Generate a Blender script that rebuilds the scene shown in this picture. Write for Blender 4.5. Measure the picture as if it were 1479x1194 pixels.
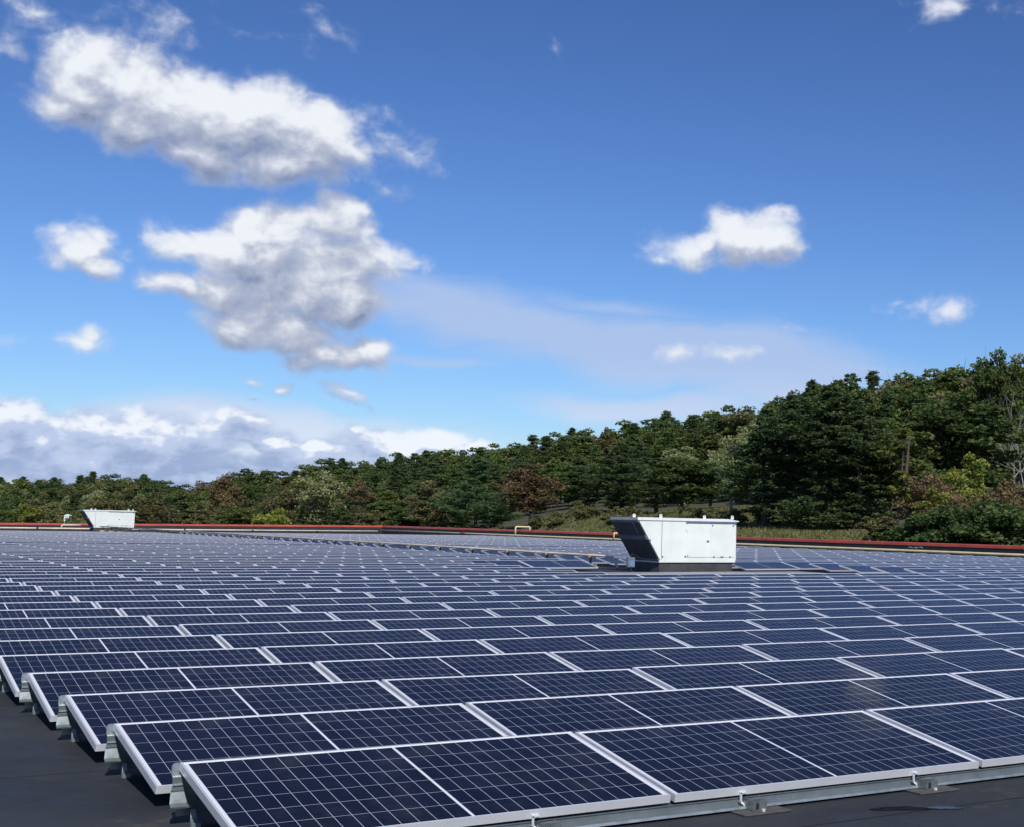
import bpy, math, random
import numpy as np
from mathutils import Matrix, Vector

R = math.radians
scene = bpy.context.scene
for o in list(bpy.data.objects):
    bpy.data.objects.remove(o)
col = scene.collection

# ------------------------------------------------------------------ camera
# surveyed from the panel grid: world X runs along the rows, Y across them, z=0 is the top edge of the panels
F, PITCH, ROLL, YAW = 2024.35, 0.149721, 0.0187074, 0.6004036
PW, PH, PPX, PPY = 1479.0, 1194.0, 292.587, -147.473
CAM = Vector((-1.74768, -6.74925, 1.10982))
fwd = Vector((math.sin(YAW) * math.cos(PITCH), math.cos(YAW) * math.cos(PITCH), math.sin(PITCH)))
right = Vector((math.cos(YAW), -math.sin(YAW), 0))
up = right.cross(fwd)
r2 = math.cos(ROLL) * right + math.sin(ROLL) * up
u2 = -math.sin(ROLL) * right + math.cos(ROLL) * up
cam_data = bpy.data.cameras.new("camera")
cam = bpy.data.objects.new("camera", cam_data)
col.objects.link(cam)
M = Matrix.Identity(4)
for i, a in enumerate((r2, u2, -fwd)):
    for j in range(3):
        M[j][i] = a[j]
M.translation = CAM
cam.matrix_world = M
cam_data.sensor_width = 36
cam_data.lens = F / PW * 36
cam_data.shift_x = -PPX / PW
cam_data.shift_y = PPY / PW
cam_data.clip_start = 0.1
cam_data.clip_end = 6000
scene.camera = cam
scene.render.resolution_x, scene.render.resolution_y = 1024, 826


def ray(u, v):
    """direction in the world seen at a point of the view (survey units)"""
    return fwd + (u - PW / 2 - PPX) / F * r2 - (v - PH / 2 - PPY) / F * u2


def project(p):
    d = Vector(p) - CAM
    z = d.dot(fwd)
    return PW / 2 + PPX + F * d.dot(r2) / z, PH / 2 + PPY - F * d.dot(u2) / z, z


# ------------------------------------------------------------------ sun, exposure
SUN_TO = Vector((-0.22, -0.70, 0.66)).normalized()
sun_el = math.asin(SUN_TO.z)
sun_az = math.atan2(SUN_TO.x, SUN_TO.y)
sd = bpy.data.lights.new("sun", 'SUN')
sd.energy = 4.2
sd.angle = R(0.5)
sd.color = (1.0, 0.955, 0.88)
sun = bpy.data.objects.new("sun", sd)
col.objects.link(sun)
sun.rotation_euler = SUN_TO.to_track_quat('Z', 'Y').to_euler()
scene.view_settings.view_transform = 'Standard'
scene.view_settings.look = 'None'
scene.view_settings.exposure = 0.0
scene.view_settings.gamma = 1.0

# ------------------------------------------------------------------ node helper
class NT:
    def __init__(self, tree):
        self.t = tree

    def n(self, typ, **kw):
        nd = self.t.nodes.new(typ)
        for k, v in kw.items():
            setattr(nd, k, v)
        return nd

    def put(self, sock, v):
        if v is None:
            return
        if isinstance(v, bpy.types.NodeSocket):
            self.t.links.new(v, sock)
        else:
            sock.default_value = v

    def math(self, op, a, b=None, c=None, clamp=False):
        nd = self.n('ShaderNodeMath', operation=op)
        nd.use_clamp = clamp
        self.put(nd.inputs[0], a); self.put(nd.inputs[1], b); self.put(nd.inputs[2], c)
        return nd.outputs[0]

    def vmath(self, op, a, b=None, scale=None):
        nd = self.n('ShaderNodeVectorMath', operation=op)
        self.put(nd.inputs[0], a); self.put(nd.inputs[1], b)
        if scale is not None:
            self.put(nd.inputs['Scale'], scale)
        return nd.outputs['Value'] if op in ('LENGTH', 'DOT_PRODUCT', 'DISTANCE') else nd.outputs[0]

    def smooth(self, v, a, b, lo=0.0, hi=1.0):
        nd = self.n('ShaderNodeMapRange', interpolation_type='SMOOTHSTEP')
        for i, x in enumerate((v, a, b, lo, hi)):
            self.put(nd.inputs[i], x)
        return nd.outputs[0]

    def noise(self, vec, scale, detail=4, rough=0.5, out='Fac', dist=0.0):
        nd = self.n('ShaderNodeTexNoise')
        if vec is not None:
            self.put(nd.inputs['Vector'], vec)
        nd.inputs['Scale'].default_value = scale
        nd.inputs['Detail'].default_value = detail
        nd.inputs['Roughness'].default_value = rough
        nd.inputs['Distortion'].default_value = dist
        return nd.outputs[out]

    def mix(self, fac, a, b, mode='MIX'):
        nd = self.n('ShaderNodeMix', data_type='RGBA', blend_type=mode)
        self.put(nd.inputs[0], fac); self.put(nd.inputs[6], a); self.put(nd.inputs[7], b)
        return nd.outputs[2]

    def comb(self, x, y, z):
        nd = self.n('ShaderNodeCombineXYZ')
        self.put(nd.inputs[0], x); self.put(nd.inputs[1], y); self.put(nd.inputs[2], z)
        return nd.outputs[0]

    def sep(self, v):
        nd = self.n('ShaderNodeSeparateXYZ')
        self.put(nd.inputs[0], v)
        return nd.outputs


def azel(u, v):
    d = ray(u, v).normalized()
    return math.atan2(d.x, d.y), math.asin(d.z)


# ------------------------------------------------------------------ sky with clouds (a function of direction only)
world = bpy.data.worlds.new("World")
scene.world = world
world.use_nodes = True
wt = world.node_tree
for nd in list(wt.nodes):
    wt.nodes.remove(nd)
w = NT(wt)

# each puff of cloud: survey x, y, half width, half height, tilt (deg), strength
PUFFS = [
    # long bright cloud, upper left
    (138, 118, 88, 66, 0, 1.0), (215, 150, 110, 70, -10, 1.1), (300, 170, 110, 65, -12, 1.1), (385, 185, 115, 68, -12, 1.15),
    (450, 205, 85, 62, -10, 1.0), (98, 150, 68, 36, -5, .6), (400, 235, 110, 36, 0, .75), (300, 215, 80, 50, -8, .8),
    (555, 195, 64, 44, -25, .17), (590, 225, 52, 24, -20, .17), (520, 172, 40, 22, -10, .12), (565, 280, 52, 18, -8, .10), (510, 262, 22, 10, 0, .1),
    # wisps along the top edge
    (200, 20, 150, 42, -8, .15), (60, 10, 110, 34, 0, .10), (20, 70, 75, 30, -35, .16), (280, 55, 60, 22, -20, .06),
    (462, 35, 30, 38, 25, .10), (445, 45, 60, 40, 10, 0.0), (800, 65, 18, 24, 15, .02), (1350, 15, 62, 26, 25, .14), (1440, 15, 45, 20, 0, 0.0), (1290, 5, 30, 10, 0, .0),
    # left grey lump
    (118, 352, 66, 44, -8, .55), (140, 388, 38, 30, -10, .5), (85, 338, 40, 26, 0, .34), (140, 345, 34, 28, 0, .42),
    # big stacked cloud
    (268, 358, 66, 28, -8, .75), (430, 335, 115, 44, 0, .95), (480, 320, 50, 36, 0, .8), (370, 335, 50, 34, 0, .75), (335, 375, 120, 42, -10, .9), (500, 375, 95, 36, 0, .95),
    (420, 385, 120, 50, 0, .95), (262, 415, 58, 22, -5, .6), (350, 425, 110, 42, -12, .95), (470, 430, 90, 48, -5, .95), (400, 470, 120, 36, -5, .9),
    (340, 482, 50, 20, -8, .55), (490, 508, 90, 30, 0, .6), (530, 505, 52, 32, 0, .5), (440, 518, 50, 18, 0, .4),
    (545, 372, 40, 24, -8, .7), (618, 382, 28, 20, -35, .02),
    # small ones below
    (118, 496, 70, 20, 0, .30), (125, 488, 36, 16, 0, .34), (20, 495, 52, 11, 0, .02), (362, 550, 26, 12, -20, .42), (398, 563, 22, 11, -5, .40), (360, 578, 16, 5, -5, .26),
    (505, 570, 40, 18, -12, .6), (535, 585, 20, 11, -40, .36),
    # right hand clouds
    (1085, 340, 72, 38, 4, .92), (1060, 330, 44, 32, 0, .7), (1120, 348, 46, 32, -8, .8), (985, 362, 62, 30, 8, .6), (1010, 350, 50, 24, 30, .5), (960, 372, 36, 18, 0, .45),
    (1320, 440, 68, 20, 0, .24), (1360, 452, 46, 22, 8, .22), (1290, 432, 30, 13, 0, .20), (1150, 480, 24, 11, 0, -.04),
    (985, 515, 58, 15, -6, .08), (1045, 518, 68, 19, -4, .14), (1080, 516, 36, 16, 0, .08),
    # bank along the horizon
    (20, 602, 62, 34, 0, .85), (0, 640, 120, 42, 0, .9), (120, 625, 90, 34, 0, .8), (215, 632, 95, 36, 0, .85), (290, 640, 90, 36, 0, .8), (350, 622, 50, 30, 0, .85),
    (395, 640, 50, 20, 0, .75), (150, 665, 260, 38, 0, .8), (400, 668, 160, 20, 0, .55), (515, 620, 22, 14, 0, .45), (555, 640, 80, 26, 0, .75), (630, 628, 66, 20, -4, .85),
    (680, 640, 44, 16, 0, .5), (480, 645, 60, 18, 0, .5), (320, 690, 200, 34, 0, .7), (520, 680, 140, 24, 0, .5),
]
# far smooth veils: survey x, y, half width, half height, tilt, strength
VEILS = [(760, 475, 330, 42, -9, .62), (1010, 520, 330, 56, -5, .74), (640, 435, 160, 26, -10, .42), (930, 590, 230, 22, -3, .5), (1130, 560, 170, 42, 0, .5),
         (250, 595, 150, 10, -2, .3), (400, 618, 360, 34, 0, .7), (640, 520, 140, 9, -4, .3), (900, 455, 190, 18, -4, .3), (300, 680, 460, 42, 0, 1.0)]


def make_field(name, items, warp_scale, warp_amt, fbm_scale, fbm_amt, stretch, detail, rough, cap=0.55, off=0.0):
    g = bpy.data.node_groups.new(name, 'ShaderNodeTree')
    g.interface.new_socket('Vector', in_out='INPUT', socket_type='NodeSocketVector')
    g.interface.new_socket('Field', in_out='OUTPUT', socket_type='NodeSocketFloat')
    q = NT(g)
    gi = q.n('NodeGroupInput'); go = q.n('NodeGroupOutput')
    P = gi.outputs[0]
    wn = q.noise(P, warp_scale, 3, 0.55, out='Color')
    wv = q.vmath('SUBTRACT', wn, (0.5, 0.5, 0.5))
    Pw = q.vmath('ADD', P, q.vmath('SCALE', wv, scale=warp_amt))
    acc = None
    for (x, y, rx, ry, rot, s) in items:
        a, e = azel(x, y)
        k = F * (1 + ((x - PW / 2 - PPX) / F) ** 2)          # pixels per radian of azimuth there
        ax = rx / k * 1.06; ey = ry / F * 1.06
        cr_, sr_ = math.cos(R(rot)), math.sin(R(rot))
        u_ = q.math('ADD', q.vmath('DOT_PRODUCT', Pw, (cr_ / ax, sr_ / ax, 0)), -(a * cr_ + e * sr_) / ax)
        w_ = q.math('ADD', q.vmath('DOT_PRODUCT', Pw, (-sr_ / ey, cr_ / ey, 0)), -(-a * sr_ + e * cr_) / ey)
        ln = q.math('POWER', q.math('MULTIPLY_ADD', u_, u_, q.math('MULTIPLY', w_, w_)), .5)
        v = q.math('MULTIPLY_ADD', ln, -s * .9 - .22, s * 1.12 + off)
        acc = v if acc is None else q.math('MAXIMUM', acc, v)
    acc = q.math('MAXIMUM', acc, -1.0)
    acc = q.math('SMOOTH_MIN', acc, cap, 0.35)
    Ps = q.vmath('MULTIPLY', Pw, stretch)
    nz = q.noise(Ps, fbm_scale, detail, rough)
    f = q.math('MULTIPLY_ADD', q.math('SUBTRACT', nz, 0.5), fbm_amt, acc)
    g.links.new(f, go.inputs[0])
    return g


gp = make_field("cloud_puffs", PUFFS, 16, 0.022, 27, 1.45, (1, 1.3, 1), 11, 0.58, 0.62, 0.05)
gs = make_field("cloud_puffs_soft", PUFFS, 16, 0.022, 27, 1.45, (1, 1.3, 1), 3.6, 0.58, 0.62, 0.05)
gv = make_field("cloud_veils", VEILS, 7, 0.05, 7, 1.0, (0.8, 5.5, 1), 6, 0.55, 1.0)

tc = w.n('ShaderNodeTexCoord')
dv = w.vmath('NORMALIZE', tc.outputs['Generated'])
dx, dy, dz = w.sep(dv)
az = w.math('ARCTAN2', dx, dy)
el = w.math('ARCSINE', dz)
P0 = w.comb(az, el, 0.0)


def call(g, vec):
    nd = w.n('ShaderNodeGroup'); nd.node_tree = g
    w.put(nd.inputs[0], vec)
    return nd.outputs[0]


f0 = call(gp, P0)
s0 = call(gs, P0)
s1 = call(gs, w.vmath('ADD', P0, (-0.003, 0.010, 0)))
s2 = call(gs, w.vmath('ADD', P0, (-0.004, 0.030, 0)))
alpha = w.math("MULTIPLY", w.smooth(f0, -0.12, 0.34), w.smooth(s0, -0.15, 0.55, 0.34, 1.0))
fine = w.math('SUBTRACT', f0, s0)
lowf = w.smooth(el, 0.05, 0.11, 1.0, 0.0)
lit = w.math('MULTIPLY_ADD', w.math('SUBTRACT', s0, s1), 0.70, 0.47)
lit = w.math('MULTIPLY_ADD', w.math('SUBTRACT', s0, s2), 0.48, lit)
lit = w.math('MULTIPLY_ADD', w.smooth(s0, 0.4, 1.1), 0.10, lit)
bank = w.noise(w.vmath('MULTIPLY', P0, (1, 1.9, 1)), 38, 7, 0.6)
big = w.noise(P0, 9, 2, 0.5)
lit = w.math('ADD', lit, w.math('MULTIPLY', lowf, w.math('ADD', w.math('MULTIPLY_ADD', bank, 1.7, -1.10), w.math('MULTIPLY_ADD', big, 1.6, -0.95))))
lit = w.math('MULTIPLY_ADD', fine, 0.90, lit, clamp=True)
cshade = w.mix(w.smooth(lit, 0.0, 0.45), (0.18, 0.23, 0.39, 1), (0.40, 0.455, 0.60, 1))
ccol = w.mix(w.smooth(lit, 0.36, 1.0), cshade, (0.86, 0.89, 0.95, 1))
thin = w.smooth(s0, 0.0, 0.55, 0.55, 0.0)
ccol = w.mix(thin, ccol, (0.56, 0.63, 0.80, 1))
lshade = w.mix(w.smooth(lit, 0.0, 0.55), (0.33, 0.43, 0.66, 1), (0.50, 0.60, 0.82, 1))
lowc = w.mix(w.smooth(lit, 0.60, 1.05), lshade, (0.88, 0.93, 1.0, 1))
ccol = w.mix(lowf, ccol, lowc)
# veils
v0 = call(gv, P0)
valpha = w.math('MULTIPLY', w.smooth(v0, -0.25, 0.45), 0.9)
vcol = w.mix(w.smooth(el, 0.03, 0.12), (0.74, 0.82, 0.95, 1), (0.43, 0.56, 0.83, 1))

sky = w.n('ShaderNodeTexSky', sky_type='NISHITA')
sky.sun_disc = False
sky.sun_elevation = sun_el
sky.sun_rotation = sun_az % (2 * math.pi)
sky.altitude = 100
sky.air_density = 1.0
sky.dust_density = 0.35
sky.ozone_density = 2.2
# a crisper, deeper blue than the stock atmosphere: gamma and gain on its colour
g0 = w.vmath('SCALE', sky.outputs[0], scale=0.095)
gm = w.n('ShaderNodeGamma'); w.put(gm.inputs[0], g0); gm.inputs[1].default_value = 1.32
g1 = w.vmath('MULTIPLY', gm.outputs[0], (7.8, 9.7, 13.2))
bg_sky = w.n('ShaderNodeBackground'); bg_sky.inputs[1].default_value = 0.1
w.put(bg_sky.inputs[0], g1)
bg_v = w.n('ShaderNodeBackground'); w.put(bg_v.inputs[0], vcol)
bg_c = w.n('ShaderNodeBackground'); w.put(bg_c.inputs[0], ccol)
m1 = w.n('ShaderNodeMixShader'); w.put(m1.inputs[0], valpha); w.put(m1.inputs[1], bg_sky.outputs[0]); w.put(m1.inputs[2], bg_v.outputs[0])
m2 = w.n('ShaderNodeMixShader'); w.put(m2.inputs[0], alpha); w.put(m2.inputs[1], m1.outputs[0]); w.put(m2.inputs[2], bg_c.outputs[0])
wo = w.n('ShaderNodeOutputWorld'); w.put(wo.inputs[0], m2.outputs[0])
world.cycles.sampling_method = 'MANUAL'
world.cycles.sample_map_resolution = 512

# ------------------------------------------------------------------ materials
def mat(name, color=(0.5, 0.5, 0.5), rough=0.6, metal=0.0, spec=0.5, bump=0.0, bscale=20, var=0.0, vscale=3.0):
    m = bpy.data.materials.new(name)
    m.use_nodes = True
    q = NT(m.node_tree)
    b = m.node_tree.nodes['Principled BSDF']
    b.inputs['Base Color'].default_value = (*color, 1)
    b.inputs['Roughness'].default_value = rough
    b.inputs['Metallic'].default_value = metal
    b.inputs['Specular IOR Level'].default_value = spec
    t = q.n('ShaderNodeTexCoord')
    if var:
        n = q.noise(t.outputs['Object'], vscale, 5, 0.6)
        c = q.mix(q.smooth(n, 0.3, 0.7), tuple(x * (1 - var) for x in color) + (1,), tuple(min(1, x * (1 + var)) for x in color) + (1,))
        q.put(b.inputs['Base Color'], c)
    if bump:
        bn = q.n('ShaderNodeBump'); bn.inputs['Strength'].default_value = bump; bn.inputs['Distance'].default_value = 0.01
        q.put(bn.inputs['Height'], q.noise(t.outputs['Object'], bscale, 4, 0.6))
        q.put(b.inputs['Normal'], bn.outputs[0])
    return m


def roof_material():
    m = bpy.data.materials.new("black_roof_membrane"); m.use_nodes = True
    q = NT(m.node_tree); b = m.node_tree.nodes['Principled BSDF']
    P = q.n('ShaderNodeTexCoord').outputs['Object']
    big = q.noise(P, 0.55, 5, 0.6); fine = q.noise(P, 9, 6, 0.65); mid = q.noise(P, 2.4, 6, 0.7)
    c = q.mix(q.smooth(big, .35, .65), (0.032, 0.036, 0.043, 1), (0.048, 0.051, 0.056, 1))
    c = q.mix(q.math('MULTIPLY', q.smooth(mid, .57, .70), .8), c, (0.078, 0.076, 0.070, 1))
    c = q.mix(q.math('MULTIPLY', q.smooth(fine, .56, .8), .5), c, (0.085, 0.083, 0.078, 1))
    vo = q.n('ShaderNodeTexVoronoi'); q.put(vo.inputs['Vector'], P); vo.inputs['Scale'].default_value = 2.2
    sp = q.smooth(vo.outputs['Distance'], 0.014, 0.022, 1.0, 0.0)
    c = q.mix(sp, c, (0.5, 0.5, 0.48, 1))
    x, y, z = q.sep(P)
    # lap seams of the membrane, 3 m apart, running along the rows
    fy = q.math('PINGPONG', q.math('ADD', y, 1.42), 1.5)
    seam = q.smooth(fy, 0.004, 0.012, 1.0, 0.0)
    c = q.mix(q.math('MULTIPLY', seam, .85), c, (0.010, 0.012, 0.013, 1))
    q.put(b.inputs['Base Color'], c)
    q.put(b.inputs['Roughness'], q.smooth(mid, .3, .7, .55, .8))
    b.inputs['Specular IOR Level'].default_value = 0.12
    bn = q.n('ShaderNodeBump'); bn.inputs['Strength'].default_value = .5; bn.inputs['Distance'].default_value = .01
    h = q.math('MULTIPLY_ADD', seam, .5, q.math('ADD', fine, big))
    q.put(bn.inputs['Height'], h); q.put(b.inputs['Normal'], bn.outputs[0])
    return m


def cell_material():
    """glass over blue-black half-cut cells: 24 x 6 cells with thin white lines, UV in metres"""
    m = bpy.data.materials.new("solar_glass"); m.use_nodes = True
    q = NT(m.node_tree); b = m.node_tree.nodes['Principled BSDF']
    uv = q.n('ShaderNodeUVMap').outputs[0]
    x, y, _ = q.sep(uv)
    cw, ch = 0.0803, 0.1597
    xc = q.math('ABSOLUTE', q.math('SUBTRACT', x, 1.0))            # from the centre bus line
    xs = q.math('SUBTRACT', xc, 0.0065)
    inx = q.math('MULTIPLY', q.math('GREATER_THAN', xs, 0.0), q.math('LESS_THAN', xs, 12 * cw))
    ys = q.math('SUBTRACT', y, 0.021)
    iny = q.math('MULTIPLY', q.math('GREATER_THAN', ys, 0.0), q.math('LESS_THAN', ys, 6 * ch))
    fx = q.math('PINGPONG', xs, cw / 2)
    fy = q.math('PINGPONG', ys, ch / 2)
    lx = q.math('GREATER_THAN', fx, 0.0012)
    ly = q.math('GREATER_THAN', fy, 0.0012)
    cell = q.math('MULTIPLY', q.math('MULTIPLY', lx, ly), q.math('MULTIPLY', inx, iny))
    # fine silver bus bars along the short side of each cell
    bb = q.math('LESS_THAN', q.math('PINGPONG', ys, ch / 10), 0.00035)
    oi = q.n('ShaderNodeObjectInfo').outputs['Random']
    at = q.n('ShaderNodeAttribute', attribute_name='tint').outputs['Fac']
    rn = q.math('FRACT', q.math('ADD', oi, at))
    cid = q.comb(q.math('FLOOR', q.math('DIVIDE', x, cw)), q.math('FLOOR', q.math('DIVIDE', ys, ch)), q.math('MULTIPLY', rn, 37.0))
    wn = q.n('ShaderNodeTexWhiteNoise', noise_dimensions='3D'); q.put(wn.inputs['Vector'], cid)
    base = q.mix(rn, (0.0042, 0.0052, 0.0125, 1), (0.0065, 0.0068, 0.0185, 1))
    base = q.mix(q.math('MULTIPLY', wn.outputs[0], .55), base, (0.009, 0.010, 0.022, 1))
    base = q.mix(q.math('MULTIPLY', bb, .35), base, (0.10, 0.11, 0.14, 1))
    inside = q.math('MULTIPLY', inx, iny)
    c = q.mix(cell, q.mix(inside, (0.72, 0.73, 0.76, 1), (0.50, 0.52, 0.58, 1)), base)
    P = q.n('ShaderNodeTexCoord').outputs['Object']
    dust = q.noise(P, 3.0, 5, .65)
    c = q.mix(q.math('MULTIPLY', q.smooth(dust, .45, .8), .05), c, (0.42, 0.40, 0.36, 1))
    q.put(b.inputs['Base Color'], c)
    b.inputs['Roughness'].default_value = 0.5
    b.inputs['Specular IOR Level'].default_value = 0.04
    b.inputs['Coat Weight'].default_value = 1.0
    b.inputs['Coat Roughness'].default_value = 0.07
    b.inputs['Coat IOR'].default_value = 1.125
    return m


def leaf_material(name, ca, cb, cc=None, trans=0.25):
    m = bpy.data.materials.new(name); m.use_nodes = True
    q = NT(m.node_tree); b = m.node_tree.nodes['Principled BSDF']
    tint = q.n('ShaderNodeAttribute', attribute_name='tint').outputs['Fac']
    oi = q.n('ShaderNodeObjectInfo').outputs['Random']
    P = q.n('ShaderNodeTexCoord').outputs['Object']
    n = q.noise(P, 0.55, 3, .6)
    c = q.mix(tint, (*ca, 1), (*cb, 1))
    if cc:
        c = q.mix(q.math('MULTIPLY', q.smooth(n, .52, .66), .8), c, (*cc, 1))
    h = q.n('ShaderNodeHueSaturation')
    q.put(h.inputs['Hue'], q.math('MULTIPLY_ADD', oi, .030, .485))
    q.put(h.inputs['Value'], q.math('MULTIPLY_ADD', q.math('FRACT', q.math('MULTIPLY', oi, 7.31)), .5, .78))
    q.put(h.inputs['Color'], c)
    q.put(b.inputs['Base Color'], h.outputs[0])
    b.inputs['Roughness'].default_value = .55
    b.inputs['Specular IOR Level'].default_value = .25
    tr = q.n('ShaderNodeBsdfTranslucent'); q.put(tr.inputs[0], h.outputs[0])
    mx = q.n('ShaderNodeMixShader'); mx.inputs[0].default_value = trans + .13
    q.put(mx.inputs[1], b.outputs[0]); q.put(mx.inputs[2], tr.outputs[0])
    q.put(m.node_tree.nodes['Material Output'].inputs[0], mx.outputs[0])
    return m


def ground_material():
    m = bpy.data.materials.new("meadow_ground"); m.use_nodes = True
    q = NT(m.node_tree); b = m.node_tree.nodes['Principled BSDF']
    P = q.n('ShaderNodeTexCoord').outputs['Object']
    c = q.mix(q.smooth(q.noise(P, .12, 5, .6), .4, .6), (0.070, 0.072, 0.030, 1), (0.040, 0.060, 0.020, 1))
    c = q.mix(q.smooth(q.noise(P, 1.2, 5, .7), .4, .7), c, (0.085, 0.070, 0.040, 1))
    q.put(b.inputs['Base Color'], c); b.inputs['Roughness'].default_value = .95
    return m


def painted_metal(name, color, streak=(0.45, 0.30, 0.16), amt=.35):
    """white painted sheet steel with faint rust streaks running down and soft dirt"""
    m = bpy.data.materials.new(name); m.use_nodes = True
    q = NT(m.node_tree); b = m.node_tree.nodes['Principled BSDF']
    P = q.n('ShaderNodeTexCoord').outputs['Object']
    st = q.noise(q.vmath('MULTIPLY', P, (9, 9, .9)), 1.0, 5, .6)
    big = q.noise(P, 1.6, 4, .6)
    c = q.mix(q.smooth(big, .35, .7), (*color, 1), tuple(x * .90 for x in color) + (1,))
    c = q.mix(q.math('MULTIPLY', q.smooth(st, .60, .78), amt), c, (*streak, 1))
    q.put(b.inputs['Base Color'], c); b.inputs['Roughness'].default_value = .42
    return m


M_ = dict(
    roof=roof_material(), cell=cell_material(), ground=ground_material(),
    alu=mat("anodised_aluminium", (0.90, 0.90, 0.91), .40, .55, var=.04, vscale=8),
    galv=mat("galvanised_steel", (0.30, 0.345, 0.365), .45, .65, var=.22, vscale=14),
    galvrail=mat("dull_galvanised_rail", (0.20, 0.23, 0.24), .5, .55, var=.15, vscale=6),
    galv_dark=mat("weathered_galvanised_steel", (0.17, 0.19, 0.19), .5, .6, var=.3, vscale=20),
    hole=mat("dark_recess", (0.01, 0.01, 0.011), .8),
    plate=mat("roof_pad_rubber", (0.075, 0.073, 0.068), .8, var=.25, vscale=10),
    white=painted_metal("white_painted_steel", (0.76, 0.79, 0.735), amt=.22),
    whitelid=painted_metal("white_painted_lid", (0.78, 0.80, 0.79), amt=.5),
    hood=mat("dark_intake_mesh", (0.060, 0.068, 0.082), .55, .1, bump=.4, bscale=60, var=.25, vscale=5),
    hoodtrim=mat("dark_steel_trim", (0.20, 0.23, 0.28), .45, .4, var=.2),
    curb=mat("dark_curb_flashing", (0.052, 0.052, 0.055), .7, var=.25, vscale=4, bump=.3),
    wall=mat("black_parapet_membrane", (0.022, 0.024, 0.030), .55, var=.3, vscale=2, bump=.4, bscale=6),
    cap=mat("red_cap_flashing", (0.52, 0.085, 0.050), .45, var=.16, vscale=1.2),
    pipe=mat("cream_yellow_pipe_paint", (0.72, 0.60, 0.33), .45, var=.10, vscale=1.5),
    pipepink=mat("faded_cream_pipe_paint", (0.66, 0.54, 0.42), .5, var=.14, vscale=1.2),
    support=mat("yellow_support_block", (0.50, 0.38, 0.14), .6, var=.25, vscale=6),
    redp=mat("red_valve_paint", (0.35, 0.045, 0.03), .5),
    water=mat("puddle_water", (0.010, 0.011, 0.012), .06, spec=.16, bump=.25, bscale=30),
    pad=mat("grey_roof_sheen", (0.30, 0.30, 0.30), .8, var=.2, vscale=3),  # lighter grey paints how the roof membrane looks at grazing angles
    bluebox=mat("switch_box_window", (0.16, 0.23, 0.32), .3),
    bark=mat("tree_bark", (0.085, 0.068, 0.055), .9, var=.35, vscale=4),
    palebark=mat("pale_bare_wood", (0.27, 0.25, 0.225), .85, var=.25, vscale=3),
    house=mat("white_siding", (0.78, 0.78, 0.76), .6), houseroof=mat("grey_shingles", (0.2, 0.2, 0.2), .8, var=.2),
    pine=leaf_material("pine_needles", (0.049, 0.083, 0.035), (0.132, 0.185, 0.069)),
    brightpine=leaf_material("young_pine_needles", (0.061, 0.122, 0.054), (0.112, 0.200, 0.077)),
    green=leaf_material("oak_leaves", (0.060, 0.097, 0.028), (0.144, 0.190, 0.053), (0.161, 0.175, 0.052)),
    olive=leaf_material("olive_leaves", (0.108, 0.115, 0.045), (0.223, 0.219, 0.086), (0.186, 0.157, 0.065)),
    pale=leaf_material("pale_green_leaves", (0.168, 0.205, 0.086), (0.315, 0.334, 0.157), (0.242, 0.242, 0.092)),
    lime=leaf_material("yellow_green_leaves", (0.157, 0.214, 0.041), (0.352, 0.380, 0.074), (0.260, 0.260, 0.055)),
    rust=leaf_material("turning_leaves", (0.108, 0.078, 0.041), (0.205, 0.140, 0.067), (0.102, 0.115, 0.041)),
    red=leaf_material("red_leaves", (0.242, 0.049, 0.033), (0.428, 0.092, 0.052), (0.168, 0.111, 0.046)),
    yellow=leaf_material("yellowing_leaves", (0.130, 0.160, 0.030), (0.300, 0.290, 0.060), (0.111, 0.157, 0.041)),
    bush=leaf_material("bush_leaves", (0.058, 0.098, 0.030), (0.125, 0.175, 0.055), (0.085, 0.130, 0.038)),
    grass=leaf_material("dry_grass", (0.130, 0.125, 0.048), (0.260, 0.235, 0.100), (0.090, 0.140, 0.035), trans=.3),
)

# ------------------------------------------------------------------ object helpers
def link(name, me, m=None, parent=None, loc=None):
    o = bpy.data.objects.new(name, me)
    col.objects.link(o)
    if m is not None and not me.materials:
        me.materials.append(m)
    if parent is not None:
        o.parent = parent
    if loc is not None:
        o.location = loc
    return o


def empty(name, loc=(0, 0, 0), rz=0.0):
    o = bpy.data.objects.new(name, None)
    o.empty_display_size = .2
    o.location = loc
    o.rotation_euler = (0, 0, rz)
    col.objects.link(o)
    return o


def tag(o, label, cat, group=None, kind=None):
    if label: o['label'] = label
    if cat: o['category'] = cat
    if group: o['group'] = group
    if kind: o['kind'] = kind
    return o


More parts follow.
